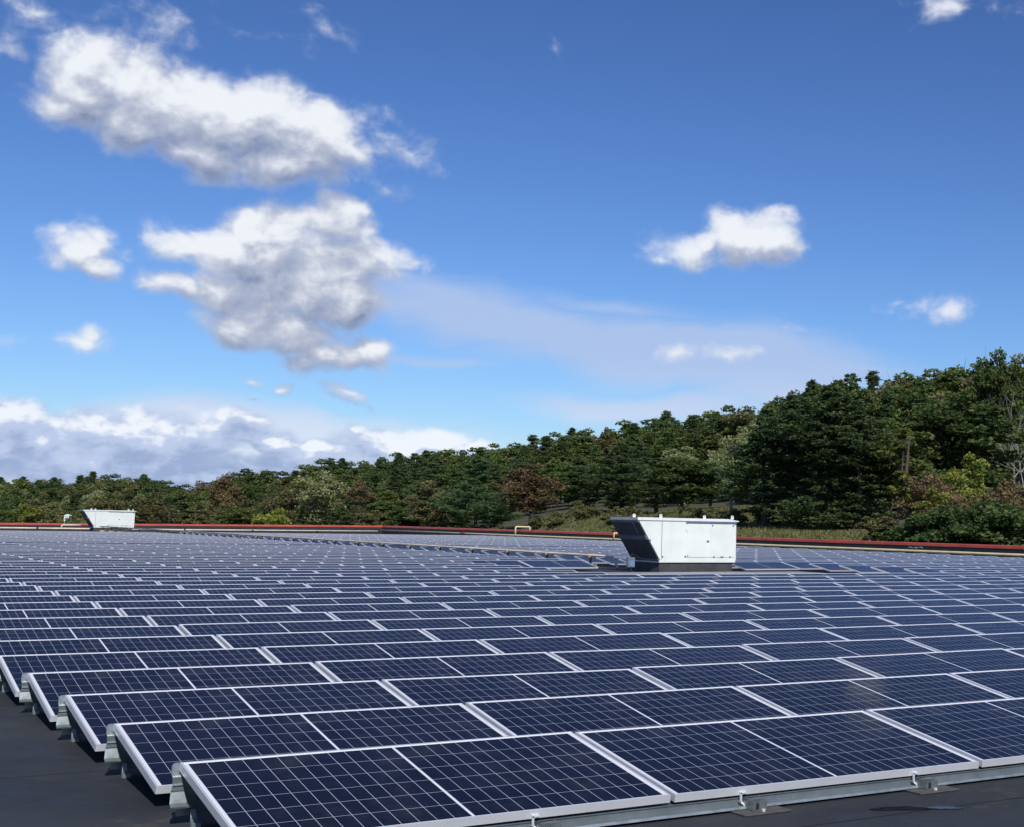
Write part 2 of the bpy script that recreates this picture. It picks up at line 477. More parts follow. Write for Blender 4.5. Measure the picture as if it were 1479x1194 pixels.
class MB:
    """collects shapes into one mesh"""
    def __init__(self):
        self.v = []; self.f = []

    def add(self, vs, fs):
        b = len(self.v)
        self.v += [tuple(x) for x in vs]
        self.f += [tuple(b + i for i in f) for f in fs]
        return self

    def box(self, x0, x1, y0, y1, z0, z1, bev=0.0):
        if bev <= 0:
            vs = [(x, y, z) for z in (z0, z1) for y in (y0, y1) for x in (x0, x1)]
            return self.add(vs, [(0, 2, 3, 1), (4, 5, 7, 6), (0, 1, 5, 4), (2, 6, 7, 3), (0, 4, 6, 2), (1, 3, 7, 5)])
        b = bev
        rings = []
        for z, i in ((z0, b), (z0 + b, 0), (z1 - b, 0), (z1, b)):
            ring = []
            for cx, cy, sx, sy in ((x0, y0, 1, 1), (x1, y0, -1, 1), (x1, y1, -1, -1), (x0, y1, 1, -1)):
                if (sx * sy) > 0:
                    pts = [(cx + sx * i, cy + sy * (b + i)), (cx + sx * (b + i), cy + sy * i)]
                else:
                    pts = [(cx + sx * (b + i), cy + sy * i), (cx + sx * i, cy + sy * (b + i))]
                ring += pts
            rings.append([(px, py, z) for px, py in ring])
        vs = [p for r in rings for p in r]
        n = 8
        fs = [tuple(reversed(range(n))), tuple(range(3 * n, 4 * n))]
        for k in range(3):
            for i in range(n):
                j = (i + 1) % n
                fs.append((k * n + i, k * n + j, (k + 1) * n + j, (k + 1) * n + i))
        return self.add(vs, fs)

    def prism_y(self, prof, y0, y1):
        """profile in x,z pushed along y"""
        n = len(prof)
        vs = [(x, y0, z) for x, z in prof] + [(x, y1, z) for x, z in prof]
        fs = [tuple(range(n)), tuple(reversed(range(n, 2 * n)))]
        for i in range(n):
            j = (i + 1) % n
            fs.append((i, i + n, j + n, j))
        return self.add(vs, fs)

    def prism_x(self, prof, x0, x1):
        n = len(prof)
        vs = [(x0, y, z) for y, z in prof] + [(x1, y, z) for y, z in prof]
        fs = [tuple(reversed(range(n))), tuple(range(n, 2 * n))]
        for i in range(n):
            j = (i + 1) % n
            fs.append((i, j, j + n, i + n))
        return self.add(vs, fs)

    def tube(self, pts, radii, seg=8, cap=True):
        pts = [Vector(p) for p in pts]
        if not isinstance(radii, (list, tuple)):
            radii = [radii] * len(pts)
        radii = [float(x) for x in radii]
        rings = []
        prev = None
        for i, p in enumerate(pts):
            if i == 0: d = pts[1] - pts[0]
            elif i == len(pts) - 1: d = pts[-1] - pts[-2]
            else: d = (pts[i + 1] - pts[i]).normalized() + (pts[i] - pts[i - 1]).normalized()
            d.normalize()
            if prev is None:
                a = d.orthogonal().normalized()
            else:
                a = (prev - d * prev.dot(d)).normalized()
            prev = a
            b = d.cross(a)
            k = 1.0
            if 0 < i < len(pts) - 1:
                c = d.dot((pts[i + 1] - pts[i]).normalized()); k = 1 / max(c, .5)
            rings.append([p + (a * math.cos(t) + b * math.sin(t)) * radii[i] * (k if k < 1.5 else 1.2) for t in [2 * math.pi * s / seg for s in range(seg)]])
        vs = [v for r in rings for v in r]
        fs = []
        for k in range(len(pts) - 1):
            for i in range(seg):
                j = (i + 1) % seg
                fs.append((k * seg + i, k * seg + j, (k + 1) * seg + j, (k + 1) * seg + i))
        if cap:
            fs.append(tuple(reversed(range(seg))))
            fs.append(tuple(range((len(pts) - 1) * seg, len(pts) * seg)))
        return self.add(vs, fs)

    def mesh(self, name, m=None, smooth=False):
        me = bpy.data.meshes.new(name)
        me.from_pydata(self.v, [], self.f)
        me.validate()
        if smooth:
            me.polygons.foreach_set('use_smooth', [True] * len(me.polygons))
        if m is not None:
            me.materials.append(m)
        return me

    def obj(self, name, m, parent=None, loc=None, smooth=False):
        return link(name, self.mesh(name, m, smooth), None, parent, loc)


ORD = ['zeroth', 'first', 'second', 'third', 'fourth', 'fifth', 'sixth', 'seventh', 'eighth', 'ninth', 'tenth', 'eleventh', 'twelfth', 'thirteenth',
       'fourteenth', 'fifteenth', 'sixteenth', 'seventeenth', 'eighteenth', 'nineteenth', 'twentieth', 'twenty-first', 'twenty-second', 'twenty-third',
       'twenty-fourth', 'twenty-fifth', 'twenty-sixth', 'twenty-seventh', 'twenty-eighth', 'twenty-ninth', 'thirtieth'] + ['%dth' % i for i in range(31, 90)]

# ------------------------------------------------------------------ terrain
def bearing(u):
    d = ray(u, 760)
    return math.atan2(d.x, d.y)


T_U = [-1400, -300, 0, 400, 600, 740, 850, 1000, 1150, 1300, 1479, 1750, 2600]
T_B = [bearing(u) for u in T_U]
T_D = [0, 50, 75, 100, 150, 200, 300, 450, 700, 2500]
T_Z = [
    [-8, -8, -8, -8, -8, -8, -8, -6, -2, 20],
    [-8, -8, -8, -8, -7.5, -7, -7, -5, 0, 20],
    [-8, -8, -8, -8, -7, -7, -6, -4, 1, 20],
    [-8, -7.5, -7, -7, -6, -5, -3, 1, 5, 30],
    [-8, -6.5, -5.5, -4.5, -3, -1.5, 2, 6, 12, 35],
    [-8, -6, -4, -3, -1, .8, 5, 9, 15, 40],
    [-8, -5, -2.4, -.8, 1.1, 3.0, 7.5, 11, 18, 40],
    [-8, -4, -1.3, -.2, 1.5, 4.0, 9, 14, 20, 45],
    [-8, -2.5, -.75, .35, 2.2, 5.5, 12, 17, 24, 45],
    [-8, -2, -.5, .6, 3.2, 7.5, 14, 20, 28, 50],
    [-8, -1.5, .1, 1.5, 5, 9, 16, 22, 30, 50],
    [-8, -1.5, .5, 2, 6, 10, 18, 24, 32, 50],
    [-8, -3, -1, 1, 5, 9, 16, 22, 30, 50],
]
T_Z = np.array(T_Z, float)


def ground_z(x, y):
    dx, dy = x - CAM.x, y - CAM.y
    d = math.hypot(dx, dy); b = math.atan2(dx, dy)
    if b < T_B[0] or b > T_B[-1]:
        edge = 0 if (abs(b - T_B[0]) < abs(b - T_B[-1])) else -1
        row = T_Z[edge]
        return float(np.interp(d, T_D, row))
    i = int(np.searchsorted(T_B, b)); i = min(max(i, 1), len(T_B) - 1)
    t = (b - T_B[i - 1]) / (T_B[i] - T_B[i - 1]); t = t * t * (3 - 2 * t)
    return float(np.interp(d, T_D, T_Z[i - 1]) * (1 - t) + np.interp(d, T_D, T_Z[i]) * t)


RX0, RX1, RY0, RY1, RZ = -14.0, 42.95, -22.0, 107.15, -0.272


def build_terrain():
    ds = [12, 30, 45, 55, 62, 68, 75, 82, 90, 100, 112, 125, 140, 160, 180, 205, 235, 270, 320, 380, 450, 550, 700, 1000, 1600, 2600]
    nb = 180
    vs = [(CAM.x, CAM.y, -8)]
    for d in ds:
        for k in range(nb):
            b = -math.pi + 2 * math.pi * k / nb
            x, y = CAM.x + d * math.sin(b), CAM.y + d * math.cos(b)
            z = ground_z(x, y)
            if RX0 - 4 < x < RX1 + 4 and RY0 - 4 < y < RY1 + 4: z = min(z, -6)
            vs.append((x, y, z))
    fs = [(0, 1 + (k + 1) % nb, 1 + k) for k in range(nb)]
    for i in range(len(ds) - 1):
        for k in range(nb):
            a = 1 + i * nb + k; b = 1 + i * nb + (k + 1) % nb
            fs.append((a, b, b + nb, a + nb))
    mb = MB(); mb.add(vs, fs)
    o = mb.obj('ground', M_['ground'], smooth=True)
    tag(o, None, None, kind='structure')


build_terrain()
b = MB(); b.box(RX0, RX1, RY0, RY1, -7.5, RZ)
tag(b.obj('roof', M_['roof']), None, None, kind='structure')

# ------------------------------------------------------------------ parapet
def parapet(name_label, p0, p1, zt0, zt1, inward, joints):
    """dark upstand with a red metal cap; inward = unit vector towards the roof"""
    e = empty('parapet_wall', (p0[0], p0[1], RZ))
    tag(e, name_label, 'parapet wall', 'parapets round the roof')
    L = math.hypot(p1[0] - p0[0], p1[1] - p0[1])
    ux, uy = (p1[0] - p0[0]) / L, (p1[1] - p0[1]) / L
    ix, iy = inward
    n = 24

    def strip(prof0, prof1, m, name, par):
        mb = MB()
        k = len(prof0)
        vs = []
        for s in (0, 1):
            prof = prof0 if s == 0 else prof1
            for a, z in prof:
                vs.append((ux * L * s + ix * a, uy * L * s + iy * a, z - RZ))
        fs = [tuple(range(k)), tuple(range(2 * k - 1, k - 1, -1))]
        for i in range(k):
            j = (i + 1) % k
            fs.append((i, i + k, j + k, j))
        mb.add(vs, fs)
        o = mb.obj(name, m, par)
        return o
    w0 = [(0, RZ + .003), (0.0, zt0 - .13), (-.25, zt0 - .13), (-.25, RZ - 1)]
    w1 = [(0, RZ + .003), (0.0, zt1 - .13), (-.25, zt1 - .13), (-.25, RZ - 1)]
    strip(w0, w1, M_['wall'], 'wall', e)
    c0 = [(.025, zt0 - .13), (.02, zt0 - .01), (-.02, zt0), (-.29, zt0 + .01), (-.29, zt0 - .13)]
    c1 = [(a, z - zt0 + zt1) for a, z in c0]
    cap = strip(c0, c1, M_['cap'], 'cap_flashing', e)
    # joint covers on the upstand
    for t in joints:
        mb = MB()
        for dx_ in (0,):
            c = t * L + dx_
            mb.add([(ux * (c + a) + ix * q_, uy * (c + a) + iy * q_, z) for a in (0, .04) for q_ in (0.004, .016) for z in (.01, (zt0 + (zt1 - zt0) * t) - .14 - RZ)],
                   [(0, 1, 3, 2), (4, 6, 7, 5), (0, 4, 5, 1), (2, 3, 7, 6), (1, 5, 7, 3), (0, 2, 6, 4)])
        mb.obj('joint_cover', M_['hole'], e)
    return e


parapet('black parapet with a red metal cap along the right-hand edge of the roof', (42.8, -22), (42.8, 107.0), .41, .40, (-1, 0),
        [.33, .40, .47, .54, .61, .68, .75, .82, .89, .96])
parapet('black parapet with a red metal cap across the far end of the roof', (42.8, 107.0), (-14, 107.0), .40, -.02, (0, -1),
        [.06, .13, .2, .27, .34, .41, .48, .55, .62])

# ------------------------------------------------------------------ solar panels
PL, PS, TILT, PITCH_Y, PITCH_X = 2.0, 1.0, 0.168753, 1.375412, 2.025
FD, FL = 0.036, 0.011


def row_y(k):
    return k * PITCH_Y + (0.9 if k >= 35 else 0.0)


def panel_local():
    """local frame: x along the row, y down the slope negative, z out of the glass; origin at the top left corner"""
    x0, x1, y0, y1 = 0, PL, -PS, 0
    i = FL
    outer = [(x0, y0), (x1, y0), (x1, y1), (x0, y1)]
    inner = [(x0 + i, y0 + i), (x1 - i, y0 + i), (x1 - i, y1 - i), (x0 + i, y1 - i)]
    vs = [(x, y, 0) for x, y in outer] + [(x, y, 0) for x, y in inner] + [(x, y, -.003) for x, y in inner] + [(x, y, -FD) for x, y in outer] \
        + [(x, y, -FD) for x, y in [(x0 + .03, y0 + .03), (x1 - .03, y0 + .03), (x1 - .03, y1 - .03), (x0 + .03, y1 - .03)]] \
        + [(x, y, -.008) for x, y in [(x0 + .03, y0 + .03), (x1 - .03, y0 + .03), (x1 - .03, y1 - .03), (x0 + .03, y1 - .03)]]
    fs = []
    for a in range(4):
        b_ = (a + 1) % 4
        fs.append((a, b_, 4 + b_, 4 + a))          # top lip
        fs.append((4 + a, 4 + b_, 8 + b_, 8 + a))  # inner step
        fs.append((12 + a, 12 + b_, b_, a))        # side
        fs.append((16 + a, 16 + b_, 12 + b_, 12 + a))  # lower flange
        fs.append((20 + a, 20 + b_, 16 + b_, 16 + a))
    g = [(x, y, -.003) for x, y in inner]
    gb = [(x, y, -.008) for x, y in inner]
    return vs, fs, g, gb


pv, pf, pg, pgb = panel_local()
ct, st_ = math.cos(TILT), math.sin(TILT)


def tilt(p):
    x, y, z = p
    return (x, y * ct - z * st_ * -1 * -1 if False else y * ct - z * st_, y * st_ + z * ct)


frame_me = MB().add([tilt(p) for p in pv], pf).mesh('panel_frame', M_['alu'])


def glass_mesh():
    me = bpy.data.meshes.new('cell_sheet')
    vs = [tilt(p) for p in pg] + [tilt(p) for p in pgb]
    fs = [(0, 1, 2, 3), (7, 6, 5, 4)]
    me.from_pydata(vs, [], fs)
    uv = me.uv_layers.new(name='UVMap')
    loc = [(p[0], p[1] + 1.0) for p in pg] + [(p[0], 5.0) for p in pgb]
    for poly in me.polygons:
        for li in poly.loop_indices:
            uv.data[li].uv = loc[me.loops[li].vertex_index]
    a = me.attributes.new('tint', 'FLOAT', 'FACE')
    me.materials.append(M_['cell'])
    return me


glass_me = glass_mesh()


def has_panel(k, c):
    if c < 0 or c > 19: return False
    if k <= 14: return True
    if k <= 20:
        if c <= 6: return True
        return c >= (11 if k == 20 else 12)
    y = row_y(k)
    if c == 9: return False
    return y < (80.5 if c < 9 else 83.0)


rnd = random.Random(5)
cands = []
for k in range(0, 74):
    row = []
    for c in range(20):
        if not has_panel(k, c): continue
        x, y = c * PITCH_X, row_y(k)
        cs = [project((x + a, y - s * ct, -s * st_)) for a, s in ((0, 0), (2, 0), (2, 1), (0, 1))]
        if min(p[2] for p in cs) < 1: continue
        uu = [p[0] for p in cs]; vv = [p[1] for p in cs]
        if max(uu) < 0 or min(uu) > PW or min(vv) > PH: continue
        area = abs(sum(cs[i][0] * cs[(i + 1) % 4][1] - cs[(i + 1) % 4][0] * cs[i][1] for i in range(4))) / 2
        # part of it inside the view
        fx = (min(max(uu), PW) - max(min(uu), 0)) / (max(uu) - min(uu))
        fy = (min(max(vv), PH) - max(min(vv), 0)) / (max(vv) - min(vv))
        row.append([k, c, area * fx * fy])
    for i, r_ in enumerate(row):
        cands.append((r_[2], r_[0], r_[1], i + 1))
cands.sort(reverse=True)
chosen = {(k, c): i for _, k, c, i in cands[:300]}
pos = {}
for k in range(0, 74):
    for c in range(20):
        if has_panel(k, c):
            pos[(k, c)] = (c * PITCH_X, row_y(k), rnd.gauss(0, .0022), rnd.gauss(0, .0030))

for (k, c), i in sorted(chosen.items()):
    x, y, ay, ax = pos[(k, c)]
    e = empty('solar_panel', (x, y, 0))
    e.rotation_euler = (ax, ay, 0)
    fo = link('frame', frame_me, None, e)
    go = link('cell_sheet', glass_me, None, e)
    rown = 'nearest row' if k == 0 else '%s row from the front' % ORD[k + 1]
    tag(e, 'blue solar panel, %s from the left, %s' % (ORD[i], rown), 'solar panel', 'solar panels tilted in rows on the black roof')

# all the smaller ones further back: one object
def far_panels():
    V = []; Fc = []; mi = []; tints = []; uvs = []
    for (k, c), (x, y, ay, ax) in sorted(pos.items()):
        if (k, c) in chosen: continue
        if k <= 14 and c > 6 + k: pass
        Mx = Matrix.Translation((x, y, 0)) @ Matrix.Rotation(ay, 4, 'Y') @ Matrix.Rotation(ax, 4, 'X')
        b0 = len(V)
        V += [tuple(Mx @ Vector(tilt(p))) for p in pv]
        t = rnd.random()
        for f in pf:
            Fc.append(tuple(b0 + i for i in f)); mi.append(0); tints.append(t); uvs += [(0, 0)] * 4
        b0 = len(V)
        V += [tuple(Mx @ Vector(tilt(p))) for p in pg] + [tuple(Mx @ Vector(tilt(p))) for p in pgb]
        Fc.append((b0, b0 + 1, b0 + 2, b0 + 3)); mi.append(1); tints.append(t); uvs += [(p[0], p[1] + 1.0) for p in pg]
        Fc.append((b0 + 7, b0 + 6, b0 + 5, b0 + 4)); mi.append(1); tints.append(t); uvs += [(0, 5)] * 4
    me = bpy.data.meshes.new('distant_solar_panels')
    me.from_pydata(V, [], Fc)
    me.materials.append(M_['alu']); me.materials.append(M_['cell'])
    me.polygons.foreach_set('material_index', mi)
    a = me.attributes.new('tint', 'FLOAT', 'FACE'); a.data.foreach_set('value', tints)
    uv = me.uv_layers.new(name='UVMap'); uv.data.foreach_set('uv', [t_ for p in uvs for t_ in p])
    o = link('solar_panels', me)
    tag(o, 'distant rows of blue solar panels filling the far half of the roof', 'solar panels', None, 'stuff')


far_panels()

# ------------------------------------------------------------------ racks under the rows
def make_rack():
    """one rack carries one row: front rail, feet, and bent sheet legs under the top edge"""
    e = empty('mounting_rack', (0, 0, RZ))
    zl = -PS * st_ - FD * ct            # underside of the frame at the low edge
    yl = -PS * ct
    X1 = 20 * PITCH_X - .025
    rb = MB()
    z_ = lambda z: z - RZ
    # rail: web set back under the frame, thin upper flange, bright lower lip
    rb.prism_x([(yl + .012, z_(zl - .006)), (yl + .012, z_(zl - .010)), (yl + .018, z_(zl - .010)), (yl + .018, z_(zl - .044)), (yl - .012, z_(zl - .050)),
                (yl - .012, z_(zl - .055)), (yl + .060, z_(zl - .053)), (yl + .060, z_(zl - .006))], .62, X1)
    rail = rb.obj('rail', M_['galvrail'], e)
    lb = MB(); lb.prism_x([(yl - .014, z_(zl - .045)), (yl - .020, z_(zl - .056)), (yl + .01, z_(zl - .058)), (yl + .012, z_(zl - .047))], .62, X1)
    lip = lb.obj('lip', M_['galv'], rail)
    db = MB()
    db.prism_x([(.0135, z_(-.034)), (.0165, z_(-.034)), (.060, z_(-.245)), (.057, z_(-.245))], .012, X1)
    db.obj('deflector', M_['galv'], e)
    return e, rail


def clip_mesh():
    zl = -PS * st_ - FD * ct; yl = -PS * ct
    mb = MB()
    z_ = lambda z: z - RZ
    mb.box(-.022, -.012, yl - .010, yl - .002, z_(zl - .02), z_(zl + .020))
    mb.box(-.022, .016, yl - .010, yl - .002, z_(zl + .014), z_(zl + .020))
    mb.add([(-.022, yl + .008, z_(zl - .020)), (-.006, yl + .008, z_(zl - .020)), (.020, yl - .012, z_(zl - .045)), (.004, yl - .012, z_(zl - .045)),
            (-.022, yl + .012, z_(zl - .022)), (-.006, yl + .012, z_(zl - .022)), (.020, yl - .008, z_(zl - .047)), (.004, yl - .008, z_(zl - .047))],
           [(0, 1, 2, 3), (7, 6, 5, 4), (0, 4, 5, 1), (1, 5, 6, 2), (2, 6, 7, 3), (3, 7, 4, 0)])
    return mb.mesh('clip', M_['alu'])


def foot_meshes():
    yl = -PS * ct
    p = MB()
    p.box(-.13, .15, yl - .13, yl + .17, .002, .009, .0015)
    pad = p.mesh('foot_pad', M_['plate'])
    b_ = MB()
    # two cheeks and a back web, standing on the pad
    for x in (-.045, .035):
        b_.prism_x([(yl - .075, .010), (yl + .14, .010), (yl + .14, .028), (yl + .02, .062), (yl - .045, .062), (yl - .075, .050)], x, x + .006)
    b_.box(-.040, .036, yl - .078, yl - .072, .010, .058)
    b_.box(-.040, .036, yl - .060, yl - .020, .056, .062)
    br = b_.mesh('bracket', M_['galv_dark'])
    h_ = MB()
    h_.box(-.028, -.010, yl - .0805, yl - .0785, .018, .046)
    hl = h_.mesh('bolt_slots', M_['hole'])
    bo = MB()
    bo.tube([(.002, yl - .1, .010), (.002, yl - .1, .022)], .010, 6)
    return pad, br, hl, bo.mesh('bolt', M_['alu'])


def leg_mesh():
    """tapered leg bent from sheet: upper ear, bright shelf, stepped shin, rolled toe"""
    mb = MB()
    z_ = lambda z: z - RZ
    # (y, z, x0, x1)
    st = [(.012, -.048, -.050, .004), (-.012, -.056, -.051, .004), (-.016, -.064, -.050, .006), (-.010, -.100, -.046, .010), (-.020, -.108, -.046, .012), (-.012, -.112, -.046, .012),
          (-.008, -.140, -.052, .020), (-.004, -.142, -.052, .021), (-.004, -.148, -.052, .022), (-.018, -.205, -.060, .036), (-.040, -.212, -.064, .040),
          (-.050, -.219, -.064, .040), (-.046, -.229, -.064, .040), (-.030, -.231, -.062, .038)]
    t = .003
    vs = []; fs = []
    for y, z, a, b__ in st:
        z = -.048 + (z + .048) * .80; a = a * .62; b__ = b__ * 1.1 + .004
        vs += [(a, y, z_(z)), (b__, y, z_(z)), (b__, y + t, z_(z + .0)), (a, y + t, z_(z + .0))]
    for i in range(len(st) - 1):
        o_ = i * 4
        for a in range(4):
            b__ = (a + 1) % 4
            fs.append((o_ + a, o_ + b__, o_ + 4 + b__, o_ + 4 + a))
    fs += [(3, 2, 1, 0), tuple(len(vs) - 4 + i for i in range(4))]
    mb.add(vs, fs)
    return mb.mesh('leg', M_['galv'])


def ear_mesh():
    """rounded end plate at the top corner of the row"""
    mb = MB(); z_ = lambda z: z - RZ
    prof = []
    for a in range(0, 10):
        t = math.pi * a / 18
        prof.append((-.031 + .018 - .018 * math.cos(t), -.018 + .018 * math.sin(t)))
    prof += [(.0, .0), (.003, -.004), (.003, -.055), (-.031, -.055)]
    mb.prism_y([(x, z_(z - .002)) for x, z in prof], .010, .014)
    return mb.mesh('end_plate', M_['galv'])


def small_foot_mesh():
    mb = MB()
    mb.add([(.045, -.05, .085), (.072, -.05, .085), (.078, -.06, .045), (.044, -.06, .045), (.045, -.047, .085), (.072, -.047, .085), (.078, -.057, .045), (.044, -.057, .045)],
           [(3, 2, 1, 0), (4, 5, 6, 7), (0, 1, 5, 4), (1, 2, 6, 5), (2, 3, 7, 6), (3, 0, 4, 7)])
    mb.add([(.044, -.060, .045), (.078, -.060, .045), (.084, -.085, .030), (.036, -.085, .030), (.044, -.056, .042), (.078, -.056, .042), (.084, -.081, .027), (.036, -.081, .027)],
           [(3, 2, 1, 0), (4, 5, 6, 7), (0, 1, 5, 4), (1, 2, 6, 5), (2, 3, 7, 6), (3, 0, 4, 7)])
    mb.box(.036, .090, -.110, -.080, .002, .028, .003)
    return mb.mesh('toe_clamp', M_['galv'])


clipm, (padm, brm, hlm, bom), legm, earm, toem = clip_mesh(), foot_meshes(), leg_mesh(), ear_mesh(), small_foot_mesh()
rack0, rail0 = make_rack()
for n_ in range(1, 13):
    x = .16 + n_ * 1.13
    link('clip', clipm, None, rack0, (x, 0, 0))
    ft = link('foot', brm, None, rack0, (x + .05, 0, 0))
    link('foot_pad', padm, None, ft); link('bolt_slot', hlm, None, ft); link('bolt', bom, None, ft)
for c in range(0, 20):
    lg = link('leg', legm, None, rack0, (c * PITCH_X - (.0 if c == 0 else .0125), 0, 0))
    if c == 0:
        link('end_plate', earm, None, lg)
        tq = link('toe_clamp', toem, None, rack0, (.012, 0, .0)); tq.scale = (.8, 1, .85)
tag(rack0, 'galvanised steel rack with rail and feet under the nearest row of panels', 'mounting rack', 'steel racks under the panel rows')
for k in range(1, 8):
    r_ = rack0.copy(); r_.location = (0, row_y(k), RZ); col.objects.link(r_)
    tag(r_, 'galvanised steel rack under the %s row of panels from the front' % ORD[k + 1], 'mounting rack')
    for ch in rack0.children:
        if ch.location.x > .3 and not ch.name.startswith(('rail', 'deflector')): continue      # nothing of those shows behind the rows in front
        c_ = ch.copy(); col.objects.link(c_); c_.parent = r_
        for g in ch.children:
            g_ = g.copy(); col.objects.link(g_); g_.parent = c_

# ------------------------------------------------------------------ the two rooftop ventilation units
def make_unit():
    e = empty('ventilation_unit', (19.4, 26.62, RZ))
    zz = lambda z: z - RZ
    xx = lambda x: x - 19.4
    D = 1.45
    b = MB(); b.box(xx(19.42), xx(21.90), .03, D - .03, .003, zz(.0))
    curb = b.obj('curb', M_['curb'], e)
    b = MB(); b.box(xx(19.38), xx(21.98), -.015, D + .01, zz(.002), zz(.07), .008)
    b.obj('base_rim', M_['white'], e)
    # cabinet: end wall slants out over the roof
    b = MB(); b.prism_y([(xx(19.42), zz(.074)), (xx(22.0), zz(.074)), (xx(22.0), zz(1.16)), (xx(18.70), zz(1.16))], 0, D)
    body = b.obj('cabinet', M_['white'], e)
    # lid, sloping gently to the right end
    b = MB(); b.prism_y([(xx(18.66), zz(1.162)), (xx(22.07), zz(1.162)), (xx(22.08), zz(1.185)), (xx(21.7), zz(1.235)), (xx(18.64), zz(1.240))], -.03, D + .03)
    b.obj('lid', M_['whitelid'], e)
    # slanted intake: outer frame, two mesh panels, one cross band; lies on the slanted end
    s0 = Vector((xx(19.42), 0, zz(.074))); s1 = Vector((xx(18.70), 0, zz(1.16)))
    L = (s1 - s0).length; dirv = (s1 - s0) / L; nrm = Vector((-dirv.z, 0, dirv.x))

    def slab(m, name, a0, a1, y0, y1, off, th, par):
        q = MB(); vs = []
        for o_ in (off, off + th):
            for a in (a0, a1):
                for y in (y0, y1):
                    p = s0 + dirv * a + nrm * o_; vs.append((p.x, y, p.z))
        q.add(vs, [(0, 1, 3, 2), (4, 6, 7, 5), (0, 4, 5, 1), (2, 3, 7, 6), (0, 2, 6, 4), (1, 5, 7, 3)])
        return q.obj(name, m, par)
    hood = slab(M_['hood'], 'intake_hood', .0, L + .03, -.012, D + .012, .003, .035, e)
    slab(M_['hoodtrim'], 'cross_band', L * .54, L * .64, -.016, D + .016, .0385, .03, hood)
    slab(M_['hoodtrim'], 'top_band', L * .97, L + .04, -.016, D + .016, .0385, .02, hood)
    slab(M_['hoodtrim'], 'bottom_band', -.01, L * .05, -.016, D + .016, .0385, .02, hood)
    slab(M_['hoodtrim'], 'mesh_frame', L * .66, L * .96, .30, .34, .0385, .012, hood)
    # doors on the long side
    def door(x0, x1, label=None):
        q = MB(); q.box(xx(x0), xx(x1), -.014, -.001, zz(.15), zz(1.10), .003)
        return q.obj('door', M_['white'], e)
    d1 = door(20.30, 21.10); d2 = door(21.115, 21.93)
    q = MB(); q.box(xx(20.26), xx(22.0), -.045, -.001, zz(1.115), zz(1.135)); q.obj('drip_rail', M_['hoodtrim'], e)
    q = MB(); q.box(xx(19.455), xx(19.47), -.006, -.0005, zz(.09), zz(1.14)); q.obj('seam', M_['hoodtrim'], body)
    q = MB(); q.tube([(xx(20.99), -.016, zz(.60)), (xx(20.99), -.032, zz(.60))], .025, 10); q.box(xx(20.965), xx(21.04), -.045, -.032, zz(.592), zz(.625)); q.obj('handle', M_['hoodtrim'], d1)
    for z in (.93, .23):
        q = MB(); q.tube([(xx(20.285), -.020, zz(z - .05)), (xx(20.285), -.020, zz(z + .05))], .012, 8); q.box(xx(20.255), xx(20.33), -.019, -.0145, zz(z - .04), zz(z + .04)); q.obj('hinge', M_['whitelid'], d1)
    for x, z in ((21.16, 1.05), (21.88, 1.05), (21.22, .17), (21.78, .17)):
        q = MB(); q.tube([(xx(x), -.0145, zz(z)), (xx(x), -.032, zz(z))], .022, 8); q.obj('latch', M_['hoodtrim'], d2)
    q = MB(); q.prism_y([(xx(21.44), zz(.18)), (xx(21.56), zz(.18)), (xx(21.53), zz(.155)), (xx(21.47), zz(.155))], -.028, -.0145); q.obj('vent_lip', M_['hoodtrim'], d2)
    for x, z in ((19.5, .17), (20.25, .17), (20.33, .19), (19.08, .62)):
        q = MB(); q.tube([(xx(x), -.001, zz(z)), (xx(x), -.02, zz(z))], .022, 8); q.obj('knob', M_['hoodtrim'], body)
    for x, y in ((19.42, -.002), (21.86, -.002), (19.42, D - .02), (21.86, D - .02)):
        q = MB()
        prof = [(-.045, 0), (.045, 0), (.045, .085)] + [(.045 * math.cos(t), .085 + .03 * math.sin(t)) for t in [math.pi * i / 8 for i in range(1, 8)]] + [(-.045, .085)]
        q.prism_y([(xx(x) + a, zz(1.225) + z) for a, z in prof], y, y + .02)
        lug = q.obj('lifting_lug', M_['whitelid'], e)
        q = MB(); q.tube([(xx(x), y - .002, zz(1.31)), (xx(x), y + .022, zz(1.31))], .016, 8); q.obj('eye', M_['hole'], lug)
    return e


unit = make_unit()
tag(unit, 'white rooftop ventilation unit with slanted dark intake, the larger and nearer one', 'ventilation unit', 'white ventilation units on the roof')


def copy_tree(o, parent=None):
    c = o.copy(); col.objects.link(c)
    if parent is not None: c.parent = parent
    for ch in o.children: copy_tree(ch, c)
    return c


unit2 = copy_tree(unit)
unit2.location = (18.87 + .02, 100.2, RZ)
unit2.scale = (1.03, 1, 1)
tag(unit2, 'small-looking white ventilation unit far off at the left end of the parapet', 'ventilation unit')

# added pale sheet round the near unit: membrane's grazing sheen put into its colour
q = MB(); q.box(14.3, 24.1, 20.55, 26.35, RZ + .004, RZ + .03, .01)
tag(q.obj('roof_sheen_patch', M_['pad']), 'grey patch of roof with grazing sheen painted in, in front of the larger unit', 'painted roof sheen')

# electrical switch on a post beside the near unit
e = empty('switch_box', (18.55, 26.75, RZ)); tag(e, 'dark electrical switch box with pale blue face left of the larger unit', 'switch box')
q = MB(); q.box(-.025, .025, -.03, .03, .003, .18, .005); q.obj('post', M_['hole'], e)
q = MB(); q.box(-.11, .11, -.06, .06, .14, .42, .012); bx_ = q.obj('box', M_['hoodtrim'], e)
q = MB(); q.box(-.07, .09, -.068, -.0615, .17, .33, .002); q.obj('face', M_['bluebox'], bx_)
q = MB(); q.tube([(.0, 0, .42), (.0, 0, .47), (.06, .03, .50), (.5, .1, .34)], .02, 8); q.obj('conduit', M_['hole'], e)

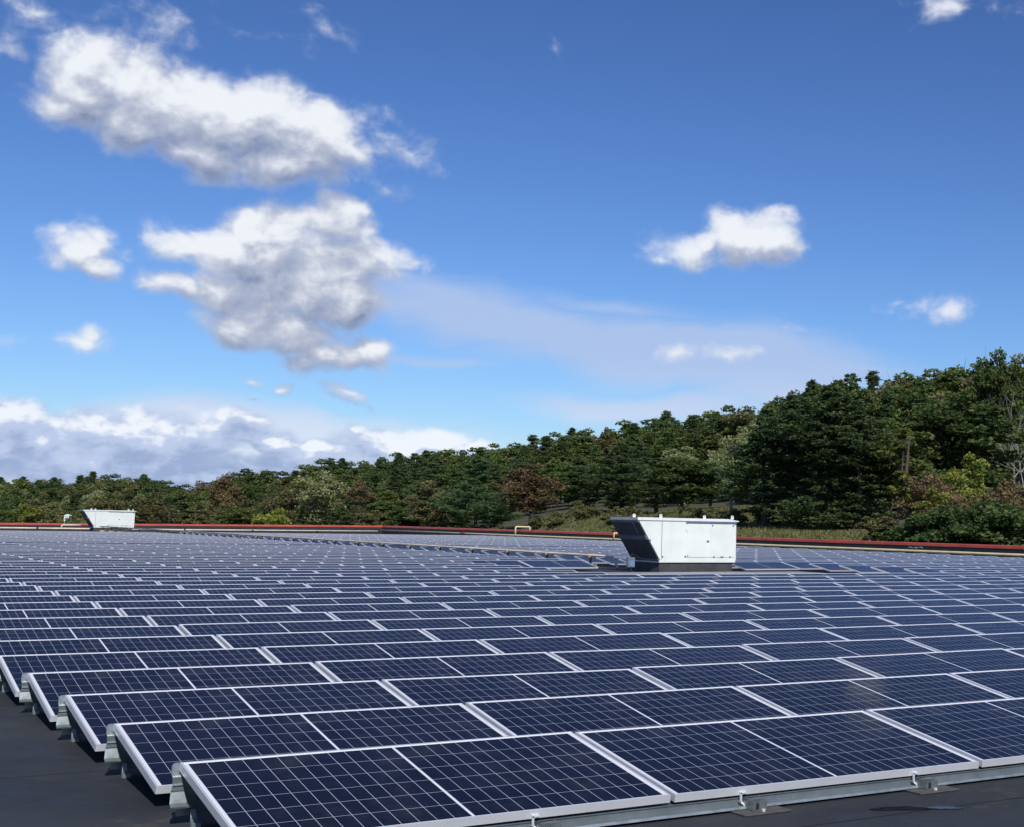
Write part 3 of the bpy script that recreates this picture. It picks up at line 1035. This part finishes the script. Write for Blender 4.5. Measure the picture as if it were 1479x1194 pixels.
# ------------------------------------------------------------------ pipes
def pipe_run(pts, r, m, name='pipe', parent=None, seg=10):
    q = MB(); q.tube(pts, r, seg)
    return q.obj(name, m, parent, smooth=True)


e = empty('gas_pipe', (19.25, 28.6, RZ)); tag(e, 'thin cream pipe running between panel blocks from the larger unit to the far one', 'pipe', 'cream pipes on the roof')
pipe_run([(0, 0, .0 + .06), (0, .25, .30), (0, .35, .37), (0, 71.3, .37)], .038, M_['pipepink'], 'tube', e)
for i in range(12):
    q = MB(); q.tube([(0, 5 + i * 6, .37), (0, 5.12 + i * 6, .37)], .047, 10); q.obj('coupling', M_['pipepink'], e)
sup0 = None
for i in range(26):
    y = 30.2 + i * 2.75
    if sup0 is None:
        s = empty('pipe_support', (19.25, y, RZ))
        q = MB(); q.box(-.17, .17, -.09, .09, .003, .12, .015); q.obj('block', M_['support'], s)
        q = MB(); q.box(-.025, .025, -.03, .03, .12, .325, .004); q.obj('stem', M_['hole'], s)
        q = MB(); q.prism_y([(-.08, .32), (.08, .32), (.09, .37), (.05, .34), (-.05, .34), (-.09, .37)], -.05, .05); q.obj('cradle', M_['support'], s)
        sup0 = s
    else:
        s = copy_tree(sup0); s.location = (19.25, y, RZ)
    tag(s, 'yellow block and cradle under the cream pipe, %s from the larger unit' % ORD[i + 1], 'pipe support', 'supports under the gas pipe')

# perimeter pipe: right hand side
e = empty('perimeter_pipe', (42.3, -20, RZ)); tag(e, 'long cream-yellow pipe along the foot of the right-hand parapet', 'pipe', 'cream pipes on the roof')
zc = .035 - RZ
pipe_run([(0, 0, zc), (0, 60, zc), (0, 101.2, zc), (0, 126.2, zc)], .062, M_['pipe'], 'tube', e)
for i in range(20):
    q = MB(); q.box(-.10, .10, 3 + i * 6.2, 3.12 + i * 6.2, .003, zc - .05, .01); q.obj('stand', M_['hole'], e)
# riser that loops over the parapet
q = MB(); q.tube([(0, 101.3, zc), (0, 101.3, .80), (.03, 101.3, .87), (.10, 101.3, .90), (1.0, 101.3, .90), (1.07, 101.3, .87), (1.10, 101.3, .80), (1.10, 101.3, .2)], .055, 10)
q.obj('riser_loop', M_['pipe'], e, smooth=True)
q = MB(); q.tube([(-.05, 87.9, zc), (-.05, 87.9, .64), (-.02, 87.9, .68), (.42, 87.9, .68), (.45, 87.9, .64), (.45, 87.9, zc)], .045, 10)
hp = q.obj('valve_loop', M_['pipe'], e, smooth=True)
q = MB(); q.tube([(.2, 87.9, .70), (.2, 87.9, .76), (.2, 87.9, .80), (.2, 87.9, .86)], [.03, .08, .08, .03], 10); q.obj('valve', M_['redp'], hp)
q = MB(); q.tube([(-.0, 109.4, zc), (.0, 110.3, zc)], .085, 10); q.obj('flange', M_['redp'], e)
# far end
e = empty('perimeter_pipe', (8, 106.5, RZ)); tag(e, 'faded cream pipe along the foot of the far parapet, behind the distant unit', 'pipe', 'cream pipes on the roof')
q = MB(); q.tube([(0, 0, zc - .20), (18, 0, zc - .18), (34.2, 0, zc - .09)], .062, 10); q.obj('tube', M_['pipepink'], e, smooth=True)
q = MB(); q.tube([(9.9, 0, zc - .19), (9.9, 0, .34), (9.93, 0, .37), (10.7, 0, .38), (11.2, 0, .38)], .05, 10); q.obj('riser', M_['pipepink'], e, smooth=True)
for i in range(6):
    q = MB(); q.box(3 + i * 5.2, 3.12 + i * 5.2, -.1, .1, .003, .2, .01); q.obj('stand', M_['hole'], e)

# small bent cable bracket hanging on the right parapet
e = empty('cable_bracket', (42.74, 41.6, RZ + .42)); tag(e, 'small pale bent cable bracket on the black face of the right parapet', 'cable bracket')
q = MB(); q.tube([(0, .5, .02), (-.02, .35, .06), (0, .2, .01), (-.02, .0, .05), (0, -.2, .03), (-.02, -.35, .07), (0, -.5, .02)], .014, 6); q.obj('cable', M_['alu'], e)
q = MB(); q.box(-.02, .04, -.04, .04, -.02, .06, .004); q.obj('bracket', M_['hoodtrim'], e)

# ------------------------------------------------------------------ puddle on the roof at lower right
def puddle(cx, cy, rx, ry, rot, seed, label):
    r_ = random.Random(seed)
    ph = [r_.uniform(0, 6.28) for _ in range(5)]
    n = 56; ring = []
    for i in range(n):
        t = 2 * math.pi * i / n
        k = 1 + .22 * math.sin(2 * t + ph[0]) + .13 * math.sin(3 * t + ph[1]) + .09 * math.sin(5 * t + ph[2]) + .05 * math.sin(9 * t + ph[3])
        x, y = rx * k * math.cos(t), ry * k * math.sin(t)
        ring.append((x * math.cos(rot) - y * math.sin(rot), x * math.sin(rot) + y * math.cos(rot), 0))
    mb = MB()
    inner = [(x, y, .003) for x, y, z in ring]
    outer = [(x * 1.03, y * 1.03, .0004) for x, y, z in ring]
    mb.add(inner + outer, [tuple(range(n))] + [(i + n, (i + 1) % n + n, (i + 1) % n, i) for i in range(n)])
    o = mb.obj('puddle', M_['water'], None, (cx, cy, RZ + .0015))
    tag(o, label, 'puddle')


M_['damp'] = mat("damp_grit", (0.010, 0.010, 0.011), .7, spec=.1, bump=1.0, bscale=45, var=.8, vscale=30)
puddle(3.13, -1.33, .115, .05, -.45, 3, 'dark damp gritty patch on the black roof below the second foot of the front rack')
bpy.data.objects['puddle'].data.materials[0] = M_['damp']
bpy.data.objects['puddle'].name = 'damp_patch'
puddle(3.33, -1.425, .10, .028, -.4, 5, 'small puddle mirroring blue sky at the right end of the dark damp patch')
puddle(2.0, -1.62, .16, .03, -.3, 8, 'thin sliver of standing water at the bottom edge, left of the larger puddle')

# ------------------------------------------------------------------ trees
def leaf_cards(rng, centers, sizes, flat=0.0, aspect=1.0, upbias=0.0, tint=None):
    """small bent quads, one per centre"""
    n = len(centers)
    nr = rng.normal(size=(n, 3)); nr[:, 2] = nr[:, 2] * (1 + flat * 2) + upbias
    nr /= np.linalg.norm(nr, axis=1, keepdims=True)
    t = rng.normal(size=(n, 3)); t -= (t * nr).sum(1, keepdims=True) * nr
    t /= np.linalg.norm(t, axis=1, keepdims=True)
    b = np.cross(nr, t)
    s = sizes[:, None] * .5
    j = lambda: 1 + rng.uniform(-.35, .35, size=(n, 1))
    p = np.stack([centers - t * s * j() - b * s * aspect * j(), centers + t * s * j() - b * s * aspect * j() * .6,
                  centers + t * s * j() + b * s * aspect * j(), centers - t * s * j() * .5 + b * s * aspect * j()], 1)
    v = p.reshape(-1, 3)
    tn = rng.uniform(0, 1, n) if tint is None else tint
    return v, tn


def cards_mesh(name, v, tn, m):
    n = len(tn)
    me = bpy.data.meshes.new(name)
    me.vertices.add(n * 4); me.vertices.foreach_set('co', np.ascontiguousarray(v, dtype=np.float32).ravel())
    me.loops.add(n * 4); me.loops.foreach_set('vertex_index', np.arange(n * 4, dtype=np.int32))
    me.polygons.add(n); me.polygons.foreach_set('loop_start', np.arange(0, n * 4, 4, dtype=np.int32))
    me.update(calc_edges=True)
    a = me.attributes.new('tint', 'FLOAT', 'FACE'); a.data.foreach_set('value', np.asarray(tn, dtype=np.float32))
    me.materials.append(m)
    return me


def make_pine(seed, m, H=17.0, wide=1.0, base=.10, dens=1.0):
    rng = np.random.default_rng(seed)
    trunk = MB()
    lean = rng.normal(0, .012, 2)
    tp = lambda z: Vector((lean[0] * z + .12 * math.sin(z * .4 + seed), lean[1] * z, z))
    trunk.tube([tp(z) for z in np.linspace(0, H * .96, 8)], [.27 * (1 - .93 * i / 7) for i in range(8)], 7)
    C = []; S = []; T = []
    z = H * base
    while z < H * .985:
        f = z / H
        prof = (min(1, (1 - f) * 1.75)) ** .66 * (.70 + .30 * math.sin(f * 9 + seed)) * (1 - .30 * max(0, .25 - f) / .25)
        Lmax = (3.5 * prof + .12) * wide
        nb = int(rng.integers(4, 7))
        ph = rng.uniform(0, 6.28)
        for k in range(nb):
            a = ph + 2 * math.pi * k / nb + rng.normal(0, .22)
            L = Lmax * rng.uniform(.55, 1.18)
            rise = (.06 + .38 * f) + rng.normal(0, .07)
            p0 = tp(z + rng.uniform(-.15, .15))
            pts = []
            for t in np.linspace(0, 1, 5):
                r_ = L * t
                dz = L * (rise * t - .28 * t * (1 - t) * (1 - f) * 2 + .12 * t * t)
                pts.append(p0 + Vector((math.cos(a) * r_, math.sin(a) * r_, dz)))
            trunk.tube(pts, [.05 * (1 - f * .6) * (1 - t * .85) for t in np.linspace(0, 1, 5)], 4, False)
            ncl = int((9 + 19 * L) * dens)
            for _ in range(ncl):
                t = rng.uniform(.30, 1.02) ** .75
                i = min(3, int(t * 4)); ft = t * 4 - i
                p = pts[i].lerp(pts[i + 1], min(ft, 1.1))
                wdt = .05 + .56 * L / 3.4 * math.sin(min(1, t) * 2.6)
                off = rng.normal(0, 1, 3) * np.array([wdt, wdt, .10]) * .85
                c0 = np.array(p) + off
                tt = np.clip(.35 + .5 * t + rng.normal(0, .18), 0, 1)
                for _k in range(5):
                    C.append(c0 + rng.normal(0, 1, 3) * np.array([.11, .11, .05]) + np.array([0, 0, .04 * _k])); S.append(rng.uniform(.16, .34)); T.append(tt)
        z += (.40 + .62 * (1 - f)) * rng.uniform(.7, 1.35)
    C = np.array(C); S = np.array(S); T = np.array(T)
    v, tn = leaf_cards(rng, C, S, .35, .42, .25, T)
    return cards_mesh('crown', v, tn, m), trunk.mesh('trunk', M_['bark'])


def make_leafy(seed, m, H=14.0, W=4.2, base=.22, lobes=34, cards=11000, size=.30, gap=.0, trunkm='bark', squash=1.0):
    rng = np.random.default_rng(seed)
    trunk = MB()
    zc = H * (base + (1 - base) * .52); rz = H * (1 - base) * .52
    top = Vector((rng.normal(0, .3), rng.normal(0, .3), H * .8))
    trunk.tube([Vector((0, 0, 0)), Vector((.08, .05, H * .2)), top * .55 + Vector((0.1, 0, 0)), top], [.25, .20, .13, .04], 7)
    L = []
    for i in range(lobes):
        for _ in range(40):
            p = rng.uniform(-1, 1, 3)
            if .35 < np.linalg.norm(p) < .98 and (-.85 < p[2] < .80): break
        c = np.array([p[0] * W * .78, p[1] * W * .78, zc + p[2] * rz * .82])
        r = float(rng.uniform(.16, .34) * W * (1.05 - .25 * abs(p[2])))
        L.append((c, r))
        if i % 2 == 0:
            st0 = Vector((0, 0, max(H * .15, c[2] * .55)))
            mid = st0.lerp(Vector(c), .5) + Vector((0, 0, .3))
            trunk.tube([st0, mid, Vector(c)], [.09, .055, .02], 4, False)
            for _ in range(2):
                tip = Vector(c) + Vector(rng.normal(0, 1, 3)) * float(r * .9)
                trunk.tube([mid.lerp(Vector(c), .5), tip], [.035, .008], 3, False)
    for i in range(7):
        t_ = i / 6
        L.append((np.array([rng.normal(0, .08 * W), rng.normal(0, .08 * W), zc + rz * (-.55 + 1.28 * t_)]), float(W * (.42 - .20 * t_))))
    w_ = np.array([r ** 2 for _, r in L]); w_ /= w_.sum()
    cnt = (w_ * cards).astype(int)
    C = []; T = []
    for (c, r), k in zip(L, cnt):
        d = rng.normal(size=(k, 3)); d /= np.linalg.norm(d, axis=1, keepdims=True)
        d[:, 2] = np.where(d[:, 2] < -.3, d[:, 2] * .4, d[:, 2])
        rr = r * (rng.uniform(.35, 1.0, k) ** .5) * (1 + .28 * np.sin(d[:, 0] * 5 + c[0]) * np.sin(d[:, 1] * 6 + c[1]))
        keep = rng.uniform(0, 1, k) > gap
        C.append((c + d * rr[:, None] * np.array([1, 1, .78 * squash]))[keep])
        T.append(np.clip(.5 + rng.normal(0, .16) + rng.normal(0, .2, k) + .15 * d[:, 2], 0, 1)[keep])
    C = np.concatenate(C); T = np.concatenate(T)
    C[:, 2] = np.maximum(C[:, 2], .05)
    S = rng.uniform(.55, 1.3, len(C)) * size
    v, tn = leaf_cards(rng, C, S, .1, .8, .35, T)
    return cards_mesh('crown', v, tn, m), trunk.mesh('trunk', M_[trunkm])


def make_bare(seed, H=12.0):
    rng = np.random.default_rng(seed)
    mb = MB()

    def grow(p, d, L, r, depth):
        pts = [p]; n = 4
        for i in range(n):
            d = (d + Vector(rng.normal(0, .13, 3)) + Vector((0, 0, .05))).normalized()
            p = p + d * float(L / n); pts.append(p)
        mb.tube(pts, [r * (1 - .65 * i / n) for i in range(n + 1)], 5 if depth < 2 else 3, False)
        if depth >= 4: return
        for i in range(int(rng.integers(3, 5)) + (3 if depth == 0 else 0)):
            k = int(rng.integers(1 if depth else 2, n + 1))
            nd = (d + Vector(rng.normal(0, .62, 3))).normalized(); nd.z = abs(nd.z) * .7 + .2
            grow(pts[k], nd.normalized(), L * float(rng.uniform(.42, .68)), r * (.5 - .06 * depth), depth + 1)
    grow(Vector((0, 0, 0)), Vector((0, 0, 1)), H * .62, .11, 0)
    return mb.mesh('trunk', M_['palebark'])


LIB = {
    'pine': [(make_pine(s, M_['pine'], 17, w_, b_), 17) for s, w_, b_ in ((1, 1.15, .05), (2, 1.0, .12), (3, 1.3, .04), (4, .85, .16))],
    'brightpine': [(make_pine(11, M_['brightpine'], 17, 1.35, .04), 17)],
    'green': [(make_leafy(s, M_['green'], 15, 4.6, .12, 40, 12000, .30), 15) for s in (21, 22, 23)],
    'olive': [(make_leafy(s, M_['olive'], 13, 4.2, .08, 36, 9500, .27, .12), 13) for s in (31, 32)],
    'pale': [(make_leafy(s, M_['pale'], 13, 3.9, .08, 38, 9500, .25, .12, 'palebark'), 13) for s in (41, 42)],
    'lime': [(make_leafy(51, M_['lime'], 12, 3.2, .06, 30, 8000, .27, .1), 12)],
    'rust': [(make_leafy(s, M_['rust'], 13, 4.4, .08, 34, 9500, .27, .15), 13) for s in (61, 62)],
    'red': [(make_leafy(71, M_['red'], 12, 3.4, .2, 24, 7000, .3, .1), 12)],
    'yellow': [(make_leafy(81, M_['yellow'], 8, 3.2, .04, 26, 6500, .26, .15), 8)],
    'bush': [(make_leafy(s, M_['bush'], 5, 3.2, .0, 26, 7500, .24), 5) for s in (91, 92)],
    'scrub': [(make_leafy(s, M_['olive'], 4, 2.2, .0, 18, 4500, .20, .2), 4) for s in (95,)],
    'juniper': [(make_leafy(97, M_['olive'], 5.5, 1.5, .0, 26, 6500, .16, .1), 5.5)],
    'ivy': [(make_leafy(98, M_['yellow'], 11, 1.0, .1, 26, 3600, .26, .2), 11)],
    'rustbush': [(make_leafy(99, M_['rust'], 5, 3.2, .0, 24, 6000, .22, .2), 5)],
}
KIND = {'pine': ('pine_tree', 'pine'), 'brightpine': ('pine_tree', 'pine'), 'green': ('leafy_tree', 'tree'), 'olive': ('leafy_tree', 'tree'), 'pale': ('leafy_tree', 'tree'),
        'lime': ('leafy_tree', 'tree'), 'rust': ('leafy_tree', 'tree'), 'red': ('maple_tree', 'tree'), 'yellow': ('young_tree', 'tree'), 'bush': ('bush', 'bush'),
        'scrub': ('scrub_bush', 'bush'), 'juniper': ('juniper_bush', 'bush'), 'ivy': ('climber_clad_trunk', 'tree'), 'rustbush': ('bush', 'bush')}
trng = random.Random(77)


def plant(kind, u, vtop, d, label, group=None, wscale=None, sink=0.0, hmax=None):
    """a tree at bearing u and distance d whose top reaches the height seen at vtop"""
    dr = ray(u, vtop); hl = math.hypot(dr.x, dr.y)
    x, y = CAM.x + dr.x / hl * d, CAM.y + dr.y / hl * d
    ztop = CAM.z + dr.z / hl * d
    zg = ground_z(x, y) - sink
    if RX0 - 3 < x < RX1 + 2.5 and RY0 < y < RY1 + 2.5: return None
    H = ztop - zg
    if hmax: H = min(H, hmax)
    if H < 1.2: return None
    (cm, tm), H0 = LIB[kind][trng.randrange(len(LIB[kind]))]
    nm, cat = KIND[kind]
    if 'bush' in label: nm, cat = 'bush', 'bush'
    e = empty(nm, (x, y, zg), trng.uniform(0, 6.28))
    s = H / H0
    sw = (wscale if wscale else trng.uniform(1.15, 1.5)) * (s ** .5 if wscale is None else 1.0)
    e.scale = (sw, sw, s)
    link('crown', cm, None, e); link('trunk', tm, None, e)
    tag(e, label, cat, group)
    return e


SIL = [(-60, 686), (0, 685), (60, 683), (110, 688), (140, 678), (175, 682), (210, 684), (245, 688), (290, 692), (330, 680), (370, 669), (410, 672), (435, 673), (462, 655), (492, 656), (512, 664),
       (545, 656), (582, 646), (605, 650), (640, 641), (672, 642), (692, 640), (712, 628), (732, 640), (762, 626), (800, 620), (842, 611), (880, 612), (905, 601), (940, 596), (962, 590),
       (1000, 591), (1040, 583), (1080, 579), (1112, 575), (1130, 558), (1160, 547), (1200, 541), (1222, 534), (1262, 530), (1300, 534), (1340, 523), (1400, 516), (1425, 510), (1445, 496), (1479, 510), (1560, 505)]
su, sv = [a for a, _ in SIL], [b_ for _, b_ in SIL]
sil = lambda u: float(np.interp(u, su, sv))
dback = lambda u: float(np.interp(u, [-60, 0, 400, 740, 900, 1100, 1300, 1560], [430, 420, 340, 285, 260, 215, 190, 180]))


def zone(u):
    return ('at the left behind the far parapet' if u < 430 else 'behind the middle of the far parapet' if u < 780 else
            'above the larger ventilation unit' if u < 1110 else 'on the hill at the right')


def word(kind):
    return {'pine': 'dark green pine', 'brightpine': 'fresh green pine', 'green': 'dark leafy green tree', 'olive': 'olive-green leafy tree', 'pale': 'pale grey-green leafy tree',
            'rust': 'brownish tree turning for autumn', 'lime': 'yellow-green leafy tree'}[kind]


# back layers, following the skyline: (height above skyline drop in survey units, distance factor, spacing in metres)
for li, (drop, df, sp) in enumerate(((0, 1.0, 3.7), (7, .95, 4.4), (24, .89, 6.0), (44, .83, 6.4), (70, .76, 6.6), (100, .69, 6.4), (130, .63, 5.6))):
    u = -50.0 + li * 9
    while u < 1545:
        d = dback(u) * df
        hz = 735.6 + u * .0187
        s_ = sil(u)
        frac = drop / 225.0
        vt = s_ + (hz - s_) * min(.80, frac * 1.35)
        vt += trng.uniform(-3, 5 if li < 2 else 10) + 2
        r_ = trng.random()
        if u < 430: ks = ['pine', 'green', 'green', 'green', 'olive'] if li < 2 else ['olive', 'green', 'green', 'pale', 'green', 'green', 'olive', 'pine']
        elif u < 780: ks = ['pine', 'green', 'green', 'green'] if li < 2 else ['pine', 'pine', 'green', 'green'] if li < 4 else ['pine', 'olive', 'green', 'green', 'pine', 'green', 'pine']
        elif u < 1110: ks = ['pine', 'green', 'green', 'pine', 'olive'] if li < 3 else ['pine', 'green', 'pine', 'pale', 'pine', 'green']
        else: ks = ['green', 'green', 'pine', 'green', 'olive'] if li < 2 else (['pine', 'pine', 'green', 'green'] if u < 1290 else ['green', 'green', 'lime', 'pine', 'green', 'olive'])
        kd = trng.choice(ks)
        if 1235 > u > 770 and li >= 5: 
            u += sp * F / d; continue
        plant(kd, u, vt, d * trng.uniform(.97, 1.03), '%s in the wood %s' % (word(kd), zone(u)), 'trees of the wood %s' % zone(u), hmax=26)
        u += sp * F / d * trng.uniform(.8, 1.2)

# trees and bushes that stand out one by one
SOLO = [
    ('pine', 1105, 590, 112, 'big dark pine with drooping tiers just right of the larger ventilation unit', 1.25),
    ('pine', 1150, 570, 110, 'tall dark pine with layered boughs above the dry grass strip', 1.3),
    ('pine', 1198, 560, 106, 'broad dark pine, second left of the yellow-green climber', 1.25),
    ('pine', 1240, 585, 104, 'dark pine standing left of the yellow-green climber', 1.1),
    ('green', 1278, 600, 106, 'shadowy leafy tree behind the juniper bushes', 1.0),
    ('green', 1385, 560, 112, 'dense green tree behind the yellowing saplings at the right', 1.2),
    ('green', 1340, 560, 116, 'dull green tree just right of the bare leaning branches', 1.1),
    ('green', 1440, 497, 150, 'tall round tree forming the highest point of the skyline', .8),
    ('ivy', 1302, 598, 98, 'slender trunk clad in yellow-green climber on the hill', 1.2),
    ('yellow', 1372, 672, 98, 'sapling with yellowing leaves left of the reddish bush', .62),
    ('yellow', 1404, 650, 104, 'taller sapling with yellow-green leaves near the right edge', .6),
    ('yellow', 1350, 700, 84, 'low yellow-leaved sapling beside the brownish bush', .5),
    ('rustbush', 1338, 682, 90, 'brownish bush above the red cap right of the junipers', .85),
    ('rustbush', 1462, 692, 86, 'reddish brown bush at the right edge above the dark bushes', .8),
    ('juniper', 1264, 736, 78, 'narrow olive juniper at the right end of the dry grass', .75),
    ('juniper', 1284, 742, 76, 'second narrow olive juniper, just right of the first', .75),
    ('bush', 1340, 742, 73, 'dark green bush leaning over the red cap, leftmost of the row', .85),
    ('bush', 1378, 728, 74, 'dark green bush over the red cap, second of the row', .85),
    ('bush', 1420, 722, 72, 'dark green bush over the red cap, third of the row', .9),
    ('bush', 1462, 726, 70, 'dark green bush over the red cap at the right edge', .9),
    ('bush', 1312, 752, 76, 'small green bush at the foot of the junipers', .6),
    ('pale', 1088, 600, 150, 'pale grey-green tree between the dark pines, right of the larger unit', .95),
    ('pale', 1058, 640, 152, 'pale grey-green tree with a light trunk behind the larger unit', .85),
    ('pale', 1108, 585, 175, 'pale yellowish tree high on the slope beside the tall pines', .9),
    ('green', 985, 655, 140, 'rounded dull green tree above the larger unit lid', 1.05),
    ('pine', 900, 640, 165, 'shaggy pine above the left end of the larger unit', 1.15),
    ('pine', 950, 660, 158, 'shaggy pine behind the middle of the larger unit', 1.1),
    ('pine', 835, 660, 170, 'dark pine right of the brownish autumn tree', 1.1),
    ('brightpine', 690, 664, 175, 'fresh green pine with upswept boughs in the middle of the wood', 1.0),
    ('rust', 770, 664, 168, 'brownish autumn tree left of the dark pines in the middle', 1.05),
    ('olive', 628, 690, 180, 'olive tree left of the fresh green pine', 1.0),
    ('pale', 463, 672, 205, 'pale olive tree with light forked trunk behind the far parapet', 1.35),
    ('olive', 415, 690, 210, 'olive tree left of the pale forked tree', 1.1),
    ('olive', 222, 705, 230, 'pale olive tree behind and right of the distant unit', 1.2),
    ('olive', 150, 708, 235, 'yellowish olive tree directly behind the distant unit', 1.1),
    ('lime', 205, 708, 240, 'yellow-green tree just right of the distant unit', .9),
    ('lime', 40, 722, 215, 'fresh green low tree left of the distant unit', 1.0),
    ('olive', 85, 720, 220, 'tan-tinted low tree beside the small white house', .9),
    ('bush', 97, 746, 185, 'low dark bush in front of the small white house', .5),
    ('lime', 400, 727, 150, 'light green bush rising over the far parapet near the pale forked tree', .9),
    ('lime', 378, 738, 152, 'small yellow-green bush left of the light green bush', .45),
    ('red', 876, 612, 258, 'small bright red maple on the skyline', .55),
    ('rust', 290, 690, 330, 'rust-coloured tree on the low skyline at the left', .9),
    ('lime', 845, 640, 250, 'small yellow-green tree below the red maple', .6),
    ('lime', 1205, 548, 172, 'yellow-green crown at the top of the hill left of the peak', .85),
    ('rust', 330, 676, 260, 'thin greyish-brown tree on the left skyline', .9),
    ('rust', 520, 690, 230, 'thin brownish tree in the middle left of the wood', .9),
]
for kd, u, vt, d, lab, ws in SOLO:
    plant(kd, u, vt, d, lab, None, ws)

# bare trees
for (u, vt, d, seed, H0, lab) in ((1462, 548, 118, 5, 12.0, 'bare whitish tree with spreading branches at the right edge'),
                                  (1326, 570, 112, 6, 12.0, 'bare grey leaning branches above the climber'),
                                  (1480, 556, 120, 9, 12.0, 'second bare whitish tree cut by the right edge')):
    me = make_bare(seed, H0)
    zs = max(v.co.z for v in me.vertices)
    dr = ray(u, vt); hl = math.hypot(dr.x, dr.y)
    x, y = CAM.x + dr.x / hl * d, CAM.y + dr.y / hl * d
    zg = ground_z(x, y); s = (CAM.z + dr.z / hl * d - zg) / zs
    o = link('bare_tree', me, None, None, (x, y, zg)); o.scale = (s, s, s)
    tag(o, lab, 'tree')

# low scrub along the far field edge
for i in range(42):
    u = trng.uniform(700, 1235)
    d = trng.uniform(128, 160) if u < 900 else trng.uniform(112, 128)
    dr = ray(u, 760); hl = math.hypot(dr.x, dr.y)
    x, y = CAM.x + dr.x / hl * d, CAM.y + dr.y / hl * d
    zg = ground_z(x, y)
    (cm, tm), H0 = LIB['scrub'][0]
    e = empty('scrub_bush', (x, y, zg - .1), trng.uniform(0, 6.28)); s = trng.uniform(.3, .62); e.scale = (s * 1.3, s * 1.3, s)
    link('crown', cm, None, e); link('trunk', tm, None, e)
    tag(e, 'low olive scrub bush along the edge of the dry grass below the wood', 'bush', 'low scrub at the edge of the wood')

# rough grass on the bank beyond the parapet
def grass():
    rng = np.random.default_rng(9)
    n = 190000
    us = rng.uniform(740, 1300, n); ds = rng.uniform(62, 168, n)
    C = []; S = []
    for u, d in zip(us.tolist(), ds.tolist()):
        b_ = T_B[0]
        dr = ray(u, 760); hl = math.hypot(dr.x, dr.y)
        x, y = CAM.x + dr.x / hl * d, CAM.y + dr.y / hl * d
        if x < RX1 + 1 and y < RY1 + 1: continue
        C.append((x, y, ground_z(x, y)))
    C = np.array(C)
    m = len(C)
    h = rng.uniform(.12, .42, m) * (1 + .35 * np.sin(C[:, 0] * .31) * np.sin(C[:, 1] * .23))
    a = rng.uniform(0, 6.28, m); wd = rng.uniform(.03, .09, m)
    dx_, dy_ = np.cos(a) * wd, np.sin(a) * wd
    lx, ly = rng.normal(0, .14, m), rng.normal(0, .14, m)
    z = C[:, 2]
    p = np.stack([np.stack([C[:, 0] - dx_, C[:, 1] - dy_, z - .05], 1), np.stack([C[:, 0] + dx_, C[:, 1] + dy_, z - .05], 1),
                  np.stack([C[:, 0] + dx_ * .5 + lx, C[:, 1] + dy_ * .5 + ly, z + h], 1), np.stack([C[:, 0] - dx_ * .3 + lx, C[:, 1] - dy_ * .3 + ly, z + h * .9], 1)], 1)
    me = cards_mesh('grass', p.reshape(-1, 3), rng.uniform(0, 1, m), M_['grass'])
    o = link('grass', me)
    tag(o, 'dry brown and green rough grass on the bank beyond the right parapet', 'grass', None, 'stuff')


grass()

# ------------------------------------------------------------------ small white house among the trees at the left
dr = ray(97, 742); hl = math.hypot(dr.x, dr.y); d = 208
hx, hy = CAM.x + dr.x / hl * d, CAM.y + dr.y / hl * d
e = empty('house', (hx, hy, ground_z(hx, hy)), -.42)
tag(e, 'small white house half hidden in the trees left of the distant unit', 'house')
zt = CAM.z + (ray(97, 744).z / hl) * d - ground_z(hx, hy)
q = MB(); q.box(-.36, .36, 0, .8, 0, zt, .02); wl = q.obj('wall', M_['house'], e)
q = MB(); q.prism_y([(-.45, zt), (.45, zt), (0, zt + .22)], -.05, .85); q.obj('roof', M_['house'], e)
q = MB(); q.box(-.2, .15, -.03, -.005, zt - 1.3, zt - .7); q.obj('window', M_['hoodtrim'], e)
